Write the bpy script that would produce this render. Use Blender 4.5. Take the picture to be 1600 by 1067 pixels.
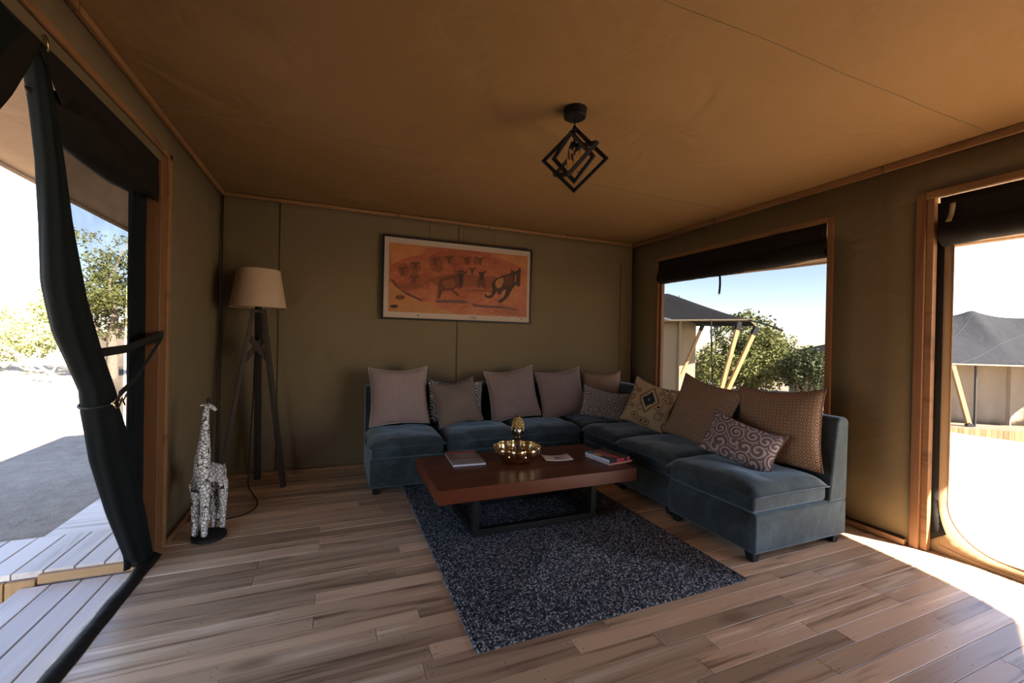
import bpy, bmesh, math, random
from mathutils import Vector, Matrix, noise
PI = math.pi
R = math.radians
random.seed(11)
for o in list(bpy.data.objects):
    bpy.data.objects.remove(o)
SC = bpy.context.scene
COL = SC.collection

# ------------------------------------------------------------------ camera
CAM = Vector((0, 0, 1.25))
FPX, YAW, PIT, ROL = 669.0, R(22.4), R(-0.2), R(1.18)
_f = Vector((math.sin(YAW) * math.cos(PIT), math.cos(YAW) * math.cos(PIT), math.sin(PIT)))
_r = Vector((math.cos(YAW), -math.sin(YAW), 0))
_u = _r.cross(_f)
CR = _r * math.cos(ROL) + _u * math.sin(ROL)
CU = -_r * math.sin(ROL) + _u * math.cos(ROL)
cd = bpy.data.cameras.new('camera')
cd.sensor_fit = 'HORIZONTAL'
cd.sensor_width = 36.0
cd.lens = FPX / 1600 * 36
cd.clip_start = 0.02
cd.clip_end = 500
cam = bpy.data.objects.new('camera', cd)
COL.objects.link(cam)
m = Matrix.Identity(4)
for i in range(3):
    m[i][0] = CR[i]; m[i][1] = CU[i]; m[i][2] = -_f[i]; m[i][3] = CAM[i]
cam.matrix_world = m
SC.camera = cam


def at(x, y, depth):
    """world point that stands `depth` metres in front of the viewpoint, seen in direction x, y"""
    return CAM + (CR * ((x - 800) / FPX) - CU * ((y - 533.5) / FPX) + _f) * depth


# ------------------------------------------------------------------ sky, sun, exposure
SUN_TRAVEL = Vector((-0.72, 1.2, -1.0)).normalized()
W = bpy.data.worlds.new('sky'); SC.world = W
W.use_nodes = True
nt = W.node_tree
bg = nt.nodes['Background']
sky = nt.nodes.new('ShaderNodeTexSky')
sky.sky_type = 'NISHITA'
sky.sun_disc = False
sky.sun_elevation = math.asin(-SUN_TRAVEL.z)
sky.sun_rotation = math.atan2(-SUN_TRAVEL.x, -SUN_TRAVEL.y)
sky.altitude = 1500
sky.air_density = 1.0
sky.dust_density = 0.5
tint = nt.nodes.new('ShaderNodeMix'); tint.data_type = 'RGBA'; tint.blend_type = 'MULTIPLY'
tint.inputs[0].default_value = 1.0
tint.inputs[7].default_value = (1.0, 0.885, 0.86, 1)
nt.links.new(sky.outputs[0], tint.inputs[6])
nt.links.new(tint.outputs[2], bg.inputs[0])
bg.inputs[1].default_value = 0.95
sl = bpy.data.lights.new('sun', 'SUN')
sl.energy = 75.0
sl.color = (1.0, 0.90, 0.76)
sl.angle = R(0.6)
so = bpy.data.objects.new('sun', sl)
COL.objects.link(so)
so.rotation_euler = SUN_TRAVEL.to_track_quat('-Z', 'Y').to_euler()
so.location = (12, -20, 20)
vs = SC.view_settings
vs.view_transform = 'Standard'
vs.look = 'None'
vs.exposure = 0.0
vs.gamma = 1.0
vs.use_curve_mapping = False
try:
    SC.cycles.max_bounces = 14
    SC.cycles.diffuse_bounces = 8
    SC.cycles.transparent_max_bounces = 24
except Exception:
    pass

# ------------------------------------------------------------------ materials
MATS = {}


class NT:
    def __init__(s, name):
        s.m = bpy.data.materials.new(name)
        s.m.use_nodes = True
        s.t = s.m.node_tree
        s.b = s.t.nodes['Principled BSDF']
        s.out = s.t.nodes['Material Output']

    def n(s, typ, **kw):
        nd = s.t.nodes.new('ShaderNode' + typ)
        for k, v in kw.items():
            if k.startswith('i_'):
                key = k[2:]
                nd.inputs[int(key) if key.isdigit() else key].default_value = v
            else:
                setattr(nd, k, v)
        return nd

    def l(s, a, b):
        s.t.links.new(a, b)

    def math(s, op, a, b=None, c=None):
        nd = s.n('Math', operation=op)
        for i, v in enumerate((a, b, c)):
            if v is None: continue
            if isinstance(v, (int, float)): nd.inputs[i].default_value = v
            else: s.l(v, nd.inputs[i])
        return nd.outputs[0]

    def coord(s, which='Object', scale=(1, 1, 1), rot=(0, 0, 0), rnd=False):
        tc = s.n('TexCoord')
        mp = s.n('Mapping')
        mp.inputs['Scale'].default_value = scale
        mp.inputs['Rotation'].default_value = rot
        s.l(tc.outputs[which], mp.inputs['Vector'])
        if rnd:
            oi = s.n('ObjectInfo')
            v = s.n('VectorMath', operation='SCALE')
            v.inputs[0].default_value = (37.0, 23.0, 11.0)
            s.l(oi.outputs['Random'], v.inputs['Scale'])
            s.l(v.outputs[0], mp.inputs['Location'])
        return mp.outputs[0]

    def noise(s, vec, scale, detail=3, rough=0.55, dist=0.0):
        nd = s.n('TexNoise')
        nd.inputs['Scale'].default_value = scale
        nd.inputs['Detail'].default_value = detail
        nd.inputs['Roughness'].default_value = rough
        nd.inputs['Distortion'].default_value = dist
        if vec is not None: s.l(vec, nd.inputs['Vector'])
        return nd.outputs['Fac']

    def ramp(s, fac, stops, interp='LINEAR'):
        nd = s.n('ValToRGB')
        cr = nd.color_ramp
        cr.interpolation = interp
        while len(cr.elements) < len(stops): cr.elements.new(0.5)
        for e, (p, c) in zip(cr.elements, stops):
            e.position = p
            e.color = (c[0], c[1], c[2], 1) if not isinstance(c, (int, float)) else (c, c, c, 1)
        s.l(fac, nd.inputs[0])
        return nd.outputs[0]

    def mix(s, fac, a, b, blend='MIX'):
        nd = s.n('Mix', data_type='RGBA', blend_type=blend)
        for sock, v in ((nd.inputs[0], fac), (nd.inputs[6], a), (nd.inputs[7], b)):
            if isinstance(v, (int, float)): sock.default_value = v
            elif isinstance(v, tuple): sock.default_value = (v[0], v[1], v[2], 1)
            else: s.l(v, sock)
        return nd.outputs[2]

    def bump(s, h, strength=0.3, dist=0.01):
        nd = s.n('Bump')
        nd.inputs['Strength'].default_value = strength
        nd.inputs['Distance'].default_value = dist
        s.l(h, nd.inputs['Height'])
        s.l(nd.outputs[0], s.b.inputs['Normal'])

    def base(s, c):
        if isinstance(c, tuple): s.b.inputs['Base Color'].default_value = (c[0], c[1], c[2], 1)
        else: s.l(c, s.b.inputs['Base Color'])

    def set(s, **kw):
        for k, v in kw.items():
            s.b.inputs[k.replace('_', ' ')].default_value = v
        return s


def reg(name, t):
    MATS[name] = t.m
    return t.m


def plain(name, c, rough=0.6, metal=0.0, var=0.12, scale=6.0, spec=0.4, bump=0.0, bscale=60):
    t = NT(name)
    v = t.coord('Object')
    f = t.noise(v, scale, 4)
    t.base(t.mix(f, tuple(x * (1 - var) for x in c), tuple(min(1, x * (1 + var)) for x in c)))
    t.set(Roughness=rough, Metallic=metal)
    t.b.inputs['Specular IOR Level'].default_value = spec
    if bump:
        t.bump(t.noise(v, bscale, 3), bump, 0.004)
    return reg(name, t)


def canvas(name, c, wr=0.35, var=0.1, spec=0.2):
    t = NT(name)
    v = t.coord('Object')
    big = t.noise(v, 0.9, 3, 0.5, 0.6)
    t.base(t.mix(big, tuple(x * (1 - var) for x in c), tuple(x * (1 + var) for x in c)))
    t.set(Roughness=0.75)
    t.b.inputs['Specular IOR Level'].default_value = spec
    h = t.math('ADD', t.math('MULTIPLY', t.noise(v, 2.2, 3, 0.5, 1.2), 1.0), t.math('MULTIPLY', t.noise(v, 320, 1), 0.02))
    t.bump(h, wr, 0.05)
    return reg(name, t)


canvas('wall_canvas', (0.150, 0.112, 0.062))
canvas('ceiling_canvas', (0.25, 0.145, 0.060), 0.45)
canvas('awning_canvas', (0.46, 0.32, 0.21), 0.6)
canvas('tent_tan', (0.30, 0.235, 0.155), 0.5)
canvas('tent_cream', (0.17, 0.132, 0.092), 0.5)
canvas('tent_grey', (0.018, 0.0185, 0.021), 0.5, 0.15, 0.0)
canvas('dark_canvas', (0.011, 0.0095, 0.008), 0.6)
canvas('brown_canvas', (0.33, 0.215, 0.12), 0.4)
plain('tent_seam', (0.032, 0.033, 0.036), 0.9, spec=0.0)
plain('wall_seam', (0.045, 0.033, 0.018), 0.8)
plain('seam', (0.20, 0.14, 0.075), 0.8)
plain('black_metal', (0.006, 0.006, 0.0065), 0.55, 0.0, spec=0.25)
plain('black_paint', (0.008, 0.0085, 0.009), 0.5, spec=0.3)
plain('dark_cord', (0.01, 0.01, 0.01), 0.6)
plain('white_plastic', (0.72, 0.72, 0.70), 0.4)
plain('paper_white', (0.62, 0.58, 0.56), 0.7, var=0.04)
plain('brass', (0.75, 0.58, 0.30), 0.25, 1.0)
plain('steel', (0.55, 0.55, 0.55), 0.35, 1.0)
plain('mat_board', (0.42, 0.33, 0.27), 0.8, var=0.04)
plain('bark', (0.15, 0.11, 0.08), 0.9, var=0.5, scale=14, bump=0.8)
plain('dry_bark', (0.30, 0.24, 0.19), 0.9, var=0.4, scale=14, bump=0.6)
plain('leaf_olive', (0.085, 0.095, 0.022), 0.6, var=0.5, scale=3.0)
plain('leaf_pale', (0.30, 0.32, 0.11), 0.6, var=0.4, scale=2.5)  # paleness is the overexposed look of sunlit leaves, put into the colour
plain('leaf_mid', (0.135, 0.145, 0.038), 0.6, var=0.5, scale=3.0)
plain('leaf_dark', (0.05, 0.062, 0.018), 0.6, var=0.5, scale=3.0)
plain('dry_grass', (0.40, 0.31, 0.17), 0.9, var=0.4, scale=8)
plain('green_grass', (0.15, 0.18, 0.08), 0.9, var=0.4, scale=8)


def wood(name, dark, mid, light, axis=0, scale=1.0, rough=0.5, rnd=True, tone=0.35, spec=0.4, bump=0.15, knots=True, coat=0.0, stops=(0.30, 0.46, 0.58, 0.70), fineamt=0.18):
    t = NT(name)
    st = [9, 9, 9]; st[axis] = 0.55
    v = t.coord('Object', tuple(x * scale for x in st), rnd=rnd)
    g = t.noise(v, 1.0, 5, 0.6, 1.3)
    st2 = [60, 60, 60]; st2[axis] = 1.5
    v2 = t.coord('Object', tuple(x * scale for x in st2), rnd=rnd)
    fine = t.noise(v2, 1.0, 3, 0.6)
    g2 = t.math('ADD', t.math('MULTIPLY', g, 1 - fineamt), t.math('MULTIPLY', fine, fineamt))
    c = t.ramp(g2, [(stops[0], dark), (stops[1], mid), (stops[2], mid), (stops[3], light)])
    if rnd:
        oi = t.n('ObjectInfo')
        k = t.math('MULTIPLY_ADD', oi.outputs['Random'], tone * 2, 1 - tone)
        cc = t.n('CombineColor')
        for i in range(3): t.l(k, cc.inputs[i])
        c = t.mix(1.0, c, cc.outputs[0], 'MULTIPLY')
    if knots:
        kv = t.n('TexVoronoi'); kv.inputs['Scale'].default_value = 1.0
        st3 = [5, 5, 5]; st3[axis] = 1.7
        t.l(t.coord('Object', tuple(x * scale for x in st3), rnd=rnd), kv.inputs['Vector'])
        kf = t.ramp(kv.outputs['Distance'], [(0.0, 1.0), (0.10, 0.75), (0.2, 0.0)])
        c = t.mix(t.math('MULTIPLY', kf, 0.55), c, tuple(x * 0.5 for x in dark))
    t.base(c)
    t.set(Roughness=rough)
    t.b.inputs['Specular IOR Level'].default_value = spec
    if coat: t.set(Coat_Weight=coat, Coat_Roughness=0.25)
    t.bump(g2, bump, 0.003)
    return reg(name, t)


FLOOR_STOPS = (0.36, 0.46, 0.55, 0.655)
wood('floor_wood', (0.22, 0.130, 0.072), (0.60, 0.415, 0.255), (0.88, 0.71, 0.49), 0, 1.0, 0.34, tone=0.32, spec=0.5, stops=FLOOR_STOPS, fineamt=0.3)
wood('deck_wood_y', (0.45, 0.38, 0.33), (0.70, 0.62, 0.55), (0.82, 0.76, 0.70), 1, 1.0, 0.6, tone=0.12, knots=False)
wood('deck_wood_x', (0.45, 0.38, 0.33), (0.70, 0.62, 0.55), (0.82, 0.76, 0.70), 0, 1.0, 0.6, tone=0.12, knots=False)
wood('pine_z', (0.26, 0.145, 0.06), (0.46, 0.28, 0.125), (0.55, 0.37, 0.19), 2, 1.0, 0.6, tone=0.15)
wood('pine_x', (0.26, 0.145, 0.06), (0.46, 0.28, 0.125), (0.55, 0.37, 0.19), 0, 1.0, 0.6, tone=0.15)
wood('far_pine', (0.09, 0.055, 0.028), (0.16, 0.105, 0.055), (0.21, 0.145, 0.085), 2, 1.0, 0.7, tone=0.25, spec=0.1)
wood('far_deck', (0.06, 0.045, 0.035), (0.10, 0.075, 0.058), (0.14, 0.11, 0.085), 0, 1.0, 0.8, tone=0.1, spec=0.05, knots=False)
wood('frame_z', (0.080, 0.032, 0.013), (0.19, 0.085, 0.034), (0.26, 0.130, 0.055), 2, 1.0, 0.5, tone=0.12)
wood('frame_y', (0.080, 0.032, 0.013), (0.19, 0.085, 0.034), (0.26, 0.130, 0.055), 1, 1.0, 0.5, tone=0.12)
wood('trim_y', (0.12, 0.055, 0.022), (0.25, 0.125, 0.052), (0.34, 0.185, 0.085), 1, 1.0, 0.5, tone=0.1)
wood('trim_x', (0.12, 0.055, 0.022), (0.25, 0.125, 0.052), (0.34, 0.185, 0.085), 0, 1.0, 0.5, tone=0.1)
wood('table_wood', (0.040, 0.009, 0.004), (0.092, 0.024, 0.010), (0.160, 0.048, 0.018), 0, 0.7, 0.36, rnd=False, spec=0.28, bump=0.04, knots=False)
wood('dark_wood', (0.018, 0.013, 0.010), (0.042, 0.030, 0.023), (0.085, 0.064, 0.050), 2, 1.0, 0.6, rnd=True, tone=0.2, knots=False)


def mesh_screen(name, tr, c=(0.02, 0.02, 0.02), fold=0.0):
    """insect screen: fine woven mesh, part open and part dark thread"""
    t = NT(name)
    tp = t.n('BsdfTransparent')
    mx = t.n('MixShader')
    t.base(c); t.set(Roughness=0.9)
    t.b.inputs['Specular IOR Level'].default_value = 0.1
    v = t.coord('Object')
    f = t.math('MULTIPLY_ADD', t.noise(v, 5, 3, 0.5, 1.5), fold, tr - fold * 0.5)
    t.l(f, mx.inputs[0])
    t.l(t.b.outputs[0], mx.inputs[1])
    t.l(tp.outputs[0], mx.inputs[2])
    t.l(mx.outputs[0], t.out.inputs[0])
    return reg(name, t)


mesh_screen('window_screen', 0.25)
mesh_screen('door_screen', 0.17, fold=0.14)
mesh_screen('curtain_mesh', 0.03, (0.008, 0.0105, 0.0115), fold=0.0)


def velvet(name, c):
    t = NT(name)
    v = t.coord('Object')
    f = t.noise(v, 5, 4, 0.6, 1.0)
    t.base(t.ramp(f, [(0.30, tuple(x * 0.5 for x in c)), (0.5, c), (0.68, tuple(x * 1.9 for x in c))]))
    t.set(Roughness=0.75, Sheen_Weight=0.6, Sheen_Roughness=0.5)
    t.b.inputs['Sheen Tint'].default_value = (0.57, 0.72, 0.82, 1)
    t.b.inputs['Specular IOR Level'].default_value = 0.15
    t.bump(t.noise(v, 9, 3, 0.5, 0.8), 0.25, 0.02)
    return reg(name, t)


velvet('velvet', (0.022, 0.034, 0.042))


def fabric_diamond(name, a, b, c, scale=11.0):
    """small concentric diamonds"""
    t = NT(name)
    uv = t.coord('UV', (scale, scale, 1))
    s = t.n('SeparateXYZ'); t.l(uv, s.inputs[0])
    p = t.math('FRACT', t.math('ADD', t.math('ADD', s.outputs[0], s.outputs[1]), 50.0))
    q = t.math('FRACT', t.math('ADD', t.math('SUBTRACT', s.outputs[0], s.outputs[1]), 50.0))
    d = t.math('MAXIMUM', t.math('ABSOLUTE', t.math('SUBTRACT', p, 0.5)), t.math('ABSOLUTE', t.math('SUBTRACT', q, 0.5)))
    col = t.ramp(d, [(0.0, b), (0.12, a), (0.27, b), (0.43, a)], 'CONSTANT')
    wv = t.noise(t.coord('UV', (160, 160, 1)), 1.0, 2)
    col = t.mix(0.25, col, t.mix(wv, (0.5, 0.5, 0.5), (1, 1, 1)), 'MULTIPLY')
    t.base(col); t.set(Roughness=0.9)
    t.b.inputs['Specular IOR Level'].default_value = 0.15
    t.bump(wv, 0.4, 0.002)
    return reg(name, t)


fabric_diamond('diamond_red', (0.42, 0.37, 0.35), (0.105, 0.022, 0.022), (0.12, 0.10, 0.11), 12)
fabric_diamond('diamond_rose', (0.36, 0.30, 0.275), (0.09, 0.030, 0.026), (0.16, 0.12, 0.11), 13)
fabric_diamond('diamond_rust', (0.40, 0.30, 0.21), (0.060, 0.014, 0.011), (0.11, 0.06, 0.05), 11)


def fabric_scroll(name, bgc, lc, scale=5.0, ring=30.0, thr=0.35):
    t = NT(name)
    uv = t.coord('UV', (scale, scale, 1))
    vo = t.n('TexVoronoi'); vo.inputs['Scale'].default_value = 1.0
    vo.inputs['Randomness'].default_value = 0.55
    t.l(uv, vo.inputs['Vector'])
    dv = t.n('VectorMath', operation='SUBTRACT')
    t.l(uv, dv.inputs[0]); t.l(vo.outputs['Position'], dv.inputs[1])
    s = t.n('SeparateXYZ'); t.l(dv.outputs[0], s.inputs[0])
    ang = t.math('ARCTAN2', s.outputs[1], s.outputs[0])
    sp = t.math('SINE', t.math('ADD', t.math('MULTIPLY', vo.outputs['Distance'], ring), t.math('MULTIPLY', ang, 1.0)))
    fl = t.math('SINE', t.math('MULTIPLY', ang, 5.0))
    near = t.math('LESS_THAN', vo.outputs['Distance'], t.math('MULTIPLY_ADD', fl, 0.05, 0.17))
    k = t.math('MAXIMUM', t.math('GREATER_THAN', sp, thr), near)
    wv = t.noise(t.coord('UV', (140, 140, 1)), 1.0, 2)
    t.base(t.mix(k, bgc, lc)); t.set(Roughness=0.9)
    t.b.inputs['Specular IOR Level'].default_value = 0.15
    t.bump(t.math('ADD', wv, k), 0.3, 0.002)
    return reg(name, t)


fabric_scroll('scroll_mauve', (0.115, 0.085, 0.088), (0.33, 0.28, 0.30), 5.5, 26, 0.3)
fabric_scroll('scroll_grey', (0.10, 0.09, 0.09), (0.36, 0.34, 0.33), 8.0, 26, 0.2)
fabric_scroll('spiral_dark', (0.07, 0.07, 0.075), (0.34, 0.34, 0.34), 4.5, 34, 0.45)


def fabric_ikat(name):
    t = NT(name)
    uv = t.coord('UV')
    s = t.n('SeparateXYZ'); t.l(uv, s.inputs[0])
    nz = t.noise(t.coord('UV', (7, 7, 1)), 1.0, 2, 0.5)
    x = t.math('ABSOLUTE', t.math('SUBTRACT', s.outputs[0], 0.5))
    y = t.math('ABSOLUTE', t.math('SUBTRACT', s.outputs[1], 0.58))
    d = t.math('ADD', t.math('ADD', t.math('MULTIPLY', x, 1.25), y), t.math('MULTIPLY_ADD', nz, 0.10, -0.05))
    med = t.ramp(d, [(0.0, (0.16, 0.13, 0.09)), (0.05, (0.020, 0.026, 0.034)), (0.15, (0.030, 0.060, 0.085)), (0.17, (0.42, 0.32, 0.19)),
                     (0.22, (0.20, 0.13, 0.075)), (0.30, (0.42, 0.33, 0.20)), (0.33, (0.30, 0.21, 0.12))], 'CONSTANT')
    vo = t.n('TexVoronoi'); vo.inputs['Scale'].default_value = 6.0
    t.l(uv, vo.inputs['Vector'])
    bl = t.ramp(t.math('ADD', vo.outputs['Distance'], t.math('MULTIPLY', nz, 0.25)), [(0.0, (0.022, 0.025, 0.03)), (0.30, (0.44, 0.35, 0.22)), (0.40, (0.23, 0.15, 0.09)), (0.62, (0.38, 0.29, 0.18))], 'CONSTANT')
    t.base(t.mix(t.math('GREATER_THAN', d, 0.33), med, bl)); t.set(Roughness=0.9)
    t.b.inputs['Specular IOR Level'].default_value = 0.15
    t.bump(t.noise(t.coord('UV', (150, 150, 1)), 1.0, 2), 0.35, 0.002)
    return reg(name, t)


fabric_ikat('ikat')
plain('taupe_cloth', (0.135, 0.108, 0.088), 0.9, var=0.1, bump=0.3, bscale=200, spec=0.15)


def rug_mat():
    t = NT('rug_yarn')
    v = t.coord('Object')
    vo = t.n('TexVoronoi'); vo.inputs['Scale'].default_value = 150
    t.l(v, vo.inputs['Vector'])
    s = t.n('SeparateColor'); t.l(vo.outputs['Color'], s.inputs[0])
    c = t.ramp(s.outputs[0], [(0.0, (0.022, 0.028, 0.036)), (0.34, (0.055, 0.066, 0.080)), (0.60, (0.15, 0.165, 0.18)), (0.82, (0.42, 0.42, 0.42))], 'CONSTANT')
    big = t.noise(v, 3.0, 3)
    t.base(t.mix(0.35, c, t.mix(big, (0.5, 0.5, 0.5), (1, 1, 1)), 'MULTIPLY')); t.set(Roughness=0.95)
    t.b.inputs['Specular IOR Level'].default_value = 0.1
    t.bump(t.noise(v, 260, 2), 0.6, 0.004)
    return reg('rug_yarn', t)


rug_mat()


def giraffe_mat():
    t = NT('mosaic')
    v = t.coord('Object')
    vo = t.n('TexVoronoi', feature='DISTANCE_TO_EDGE'); vo.inputs['Scale'].default_value = 50
    t.l(v, vo.inputs['Vector'])
    k = t.math('GREATER_THAN', vo.outputs['Distance'], 0.07)
    t.base(t.mix(k, (0.010, 0.010, 0.012), (0.70, 0.68, 0.66))); t.set(Roughness=0.35)
    t.bump(t.ramp(vo.outputs['Distance'], [(0.04, 0.0), (0.16, 1.0)]), 0.5, 0.004)
    return reg('mosaic', t)


giraffe_mat()


def ground_mat():
    t = NT('earth')
    v = t.coord('Object')
    a = t.noise(v, 0.35, 5, 0.6)
    b = t.noise(v, 7, 6, 0.7)
    c = t.noise(v, 45, 3, 0.7)
    f = t.math('ADD', t.math('MULTIPLY', a, 0.4), t.math('ADD', t.math('MULTIPLY', b, 0.35), t.math('MULTIPLY', c, 0.25)))
    col = t.ramp(f, [(0.32, (0.17, 0.13, 0.10)), (0.48, (0.36, 0.29, 0.225)), (0.66, (0.52, 0.43, 0.33))])
    gr = t.ramp(t.noise(v, 0.9, 4, 0.6), [(0.56, 0.0), (0.72, 0.5)])
    t.base(t.mix(gr, col, (0.22, 0.24, 0.11))); t.set(Roughness=0.95)
    t.b.inputs['Specular IOR Level'].default_value = 0.1
    t.bump(t.math('ADD', b, c), 0.9, 0.06)
    return reg('earth', t)


ground_mat()


def painting_mat():
    t = NT('painted_ground')
    v = t.coord('Object')
    a = t.noise(v, 3.2, 4, 0.6, 1.0)
    b = t.noise(t.coord('Object', (5, 1, 16)), 2.0, 4, 0.6, 1.5)
    f = t.math('ADD', t.math('MULTIPLY', a, 0.6), t.math('MULTIPLY', b, 0.4))
    col = t.ramp(f, [(0.30, (0.14, 0.023, 0.008)), (0.44, (0.29, 0.063, 0.020)), (0.56, (0.36, 0.100, 0.034)), (0.70, (0.40, 0.16, 0.050))])
    t.base(col); t.set(Roughness=0.55)
    return reg('painted_ground', t)


painting_mat()
plain('paint_dark', (0.042, 0.015, 0.008), 0.6, var=0.5, scale=30)
plain('paint_brown', (0.113, 0.032, 0.013), 0.6, var=0.35, scale=25)
plain('paint_rust', (0.207, 0.054, 0.018), 0.6, var=0.35, scale=20)
plain('paint_light', (0.320, 0.133, 0.049), 0.6, var=0.3, scale=20)
plain('paint_sand', (0.357, 0.150, 0.049), 0.6, var=0.25, scale=18)
plain('paint_sky', (0.40, 0.145, 0.044), 0.6, var=0.3, scale=9)
plain('paint_shadow', (0.120, 0.045, 0.038), 0.6, var=0.4, scale=30)
plain('shade_linen', (0.40, 0.29, 0.20), 0.85, var=0.08, scale=20, bump=0.3, bscale=180, spec=0.1)
plain('book_red', (0.60, 0.06, 0.09), 0.4); plain('book_blue', (0.05, 0.20, 0.32), 0.4); plain('book_black', (0.02, 0.03, 0.03), 0.35)
plain('book_pages', (0.55, 0.58, 0.68), 0.8, var=0.04); plain('book_yellow', (0.75, 0.50, 0.10), 0.4)
plain('mag_cover', (0.20, 0.13, 0.09), 0.3, var=0.6, scale=14); plain('mag_grey', (0.32, 0.30, 0.28), 0.35, var=0.4, scale=12)
plain('book_orange', (0.65, 0.30, 0.18), 0.4, var=0.3)
plain('gold', (0.80, 0.60, 0.33), 0.16, 1.0, var=0.1, scale=20)
plain('antique_gold', (0.42, 0.30, 0.12), 0.22, 1.0, var=0.4, scale=30)
plain('dark_bronze', (0.20, 0.17, 0.13), 0.18, 1.0, var=0.2)
plain('filament', (0.75, 0.42, 0.12), 0.4, 0.6)


def glass_mat():
    t = NT('bulb_glass')
    t.base((1.0, 0.9, 0.75)); t.set(Roughness=0.02, Transmission_Weight=1.0, IOR=1.1)
    return reg('bulb_glass', t)


glass_mat()


# ------------------------------------------------------------------ mesh helpers
class MB:
    """collects geometry for ONE mesh object"""

    def __init__(s):
        s.v = []; s.f = []; s.uv = None

    def add(s, vs, fs):
        k = len(s.v)
        s.v += [tuple(x) for x in vs]
        s.f += [tuple(i + k for i in f) for f in fs]
        return s

    def box(s, a, b):
        x0, y0, z0 = a; x1, y1, z1 = b
        return s.add([(x0, y0, z0), (x1, y0, z0), (x1, y1, z0), (x0, y1, z0), (x0, y0, z1), (x1, y0, z1), (x1, y1, z1), (x0, y1, z1)],
                     [(3, 2, 1, 0), (4, 5, 6, 7), (0, 1, 5, 4), (1, 2, 6, 5), (2, 3, 7, 6), (3, 0, 4, 7)])

    def chbox(s, a, b, c=0.002):
        """box with the top edges chamfered"""
        x0, y0, z0 = a; x1, y1, z1 = b
        zc = z1 - c
        return s.add([(x0, y0, z0), (x1, y0, z0), (x1, y1, z0), (x0, y1, z0), (x0, y0, zc), (x1, y0, zc), (x1, y1, zc), (x0, y1, zc),
                      (x0 + c, y0 + c, z1), (x1 - c, y0 + c, z1), (x1 - c, y1 - c, z1), (x0 + c, y1 - c, z1)],
                     [(3, 2, 1, 0), (0, 1, 5, 4), (1, 2, 6, 5), (2, 3, 7, 6), (3, 0, 4, 7), (4, 5, 9, 8), (5, 6, 10, 9), (6, 7, 11, 10), (7, 4, 8, 11), (8, 9, 10, 11)])

    def bar(s, p, q, w, h=None, up=(0, 0, 1), w2=None, h2=None):
        """square bar from p to q"""
        p = Vector(p); q = Vector(q); h = h or w; w2 = w2 or w; h2 = h2 or (h if w2 == w else h * w2 / w)
        d = (q - p).normalized(); u = Vector(up)
        if abs(d.dot(u)) > 0.98: u = Vector((0, 1, 0)) if abs(d.y) < 0.9 else Vector((1, 0, 0))
        a = d.cross(u).normalized(); b = a.cross(d).normalized()
        vs = []
        for c, ww, hh in ((p, w, h), (q, w2, h2)):
            for i, j in ((-1, -1), (1, -1), (1, 1), (-1, 1)):
                vs.append(c + a * (i * ww / 2) + b * (j * hh / 2))
        return s.add(vs, [(3, 2, 1, 0), (4, 5, 6, 7), (0, 1, 5, 4), (1, 2, 6, 5), (2, 3, 7, 6), (3, 0, 4, 7)])

    def tube(s, pts, r, n=10, cap=True, closed=False):
        pts = [Vector(p) for p in pts]
        N = len(pts)
        rs = r if isinstance(r, (list, tuple)) else [r] * N
        vs = []; prev = None
        for i, p in enumerate(pts):
            if closed: d = pts[(i + 1) % N] - pts[i - 1]
            else: d = pts[min(i + 1, N - 1)] - pts[max(i - 1, 0)]
            d.normalize()
            if prev is None:
                a = d.orthogonal().normalized()
            else:
                a = prev - d * prev.dot(d)
                a = a.normalized() if a.length > 1e-6 else d.orthogonal().normalized()
            prev = a
            b = d.cross(a)
            for k in range(n):
                t = 2 * PI * k / n
                vs.append(p + (a * math.cos(t) + b * math.sin(t)) * rs[i])
        fs = []
        for i in range(N if closed else N - 1):
            j = (i + 1) % N
            for k in range(n):
                k2 = (k + 1) % n
                fs.append((i * n + k, i * n + k2, j * n + k2, j * n + k))
        if cap and not closed:
            fs.append(tuple(range(n - 1, -1, -1)))
            fs.append(tuple((N - 1) * n + k for k in range(n)))
        return s.add(vs, fs)

    def lathe(s, prof, n=24, c=(0, 0, 0), rad=None, capb=True, capt=True):
        """profile of (r, z); rad(theta, i) scales the radius"""
        vs = []
        for i, (r, z) in enumerate(prof):
            for k in range(n):
                t = 2 * PI * k / n
                rr = r * (rad(t, i) if rad else 1)
                vs.append((c[0] + rr * math.cos(t), c[1] + rr * math.sin(t), c[2] + z))
        fs = []
        for i in range(len(prof) - 1):
            for k in range(n):
                k2 = (k + 1) % n
                fs.append((i * n + k, i * n + k2, (i + 1) * n + k2, (i + 1) * n + k))
        if capb: fs.append(tuple(range(n - 1, -1, -1)))
        if capt: fs.append(tuple((len(prof) - 1) * n + k for k in range(n)))
        return s.add(vs, fs)

    def sphere(s, c, r, n=10, m_=6, sx=1, sy=1, sz=1):
        prof = []
        vs = [(c[0], c[1], c[2] - r * sz)]
        for i in range(1, m_):
            a = -PI / 2 + PI * i / m_
            for k in range(n):
                t = 2 * PI * k / n
                vs.append((c[0] + r * sx * math.cos(a) * math.cos(t), c[1] + r * sy * math.cos(a) * math.sin(t), c[2] + r * sz * math.sin(a)))
        vs.append((c[0], c[1], c[2] + r * sz))
        fs = [(0, 1 + (k + 1) % n, 1 + k) for k in range(n)]
        for i in range(m_ - 2):
            for k in range(n):
                k2 = (k + 1) % n
                fs.append((1 + i * n + k, 1 + i * n + k2, 1 + (i + 1) * n + k2, 1 + (i + 1) * n + k))
        L = len(vs) - 1
        o = 1 + (m_ - 2) * n
        fs += [(o + k, o + (k + 1) % n, L) for k in range(n)]
        return s.add(vs, fs)

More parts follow.
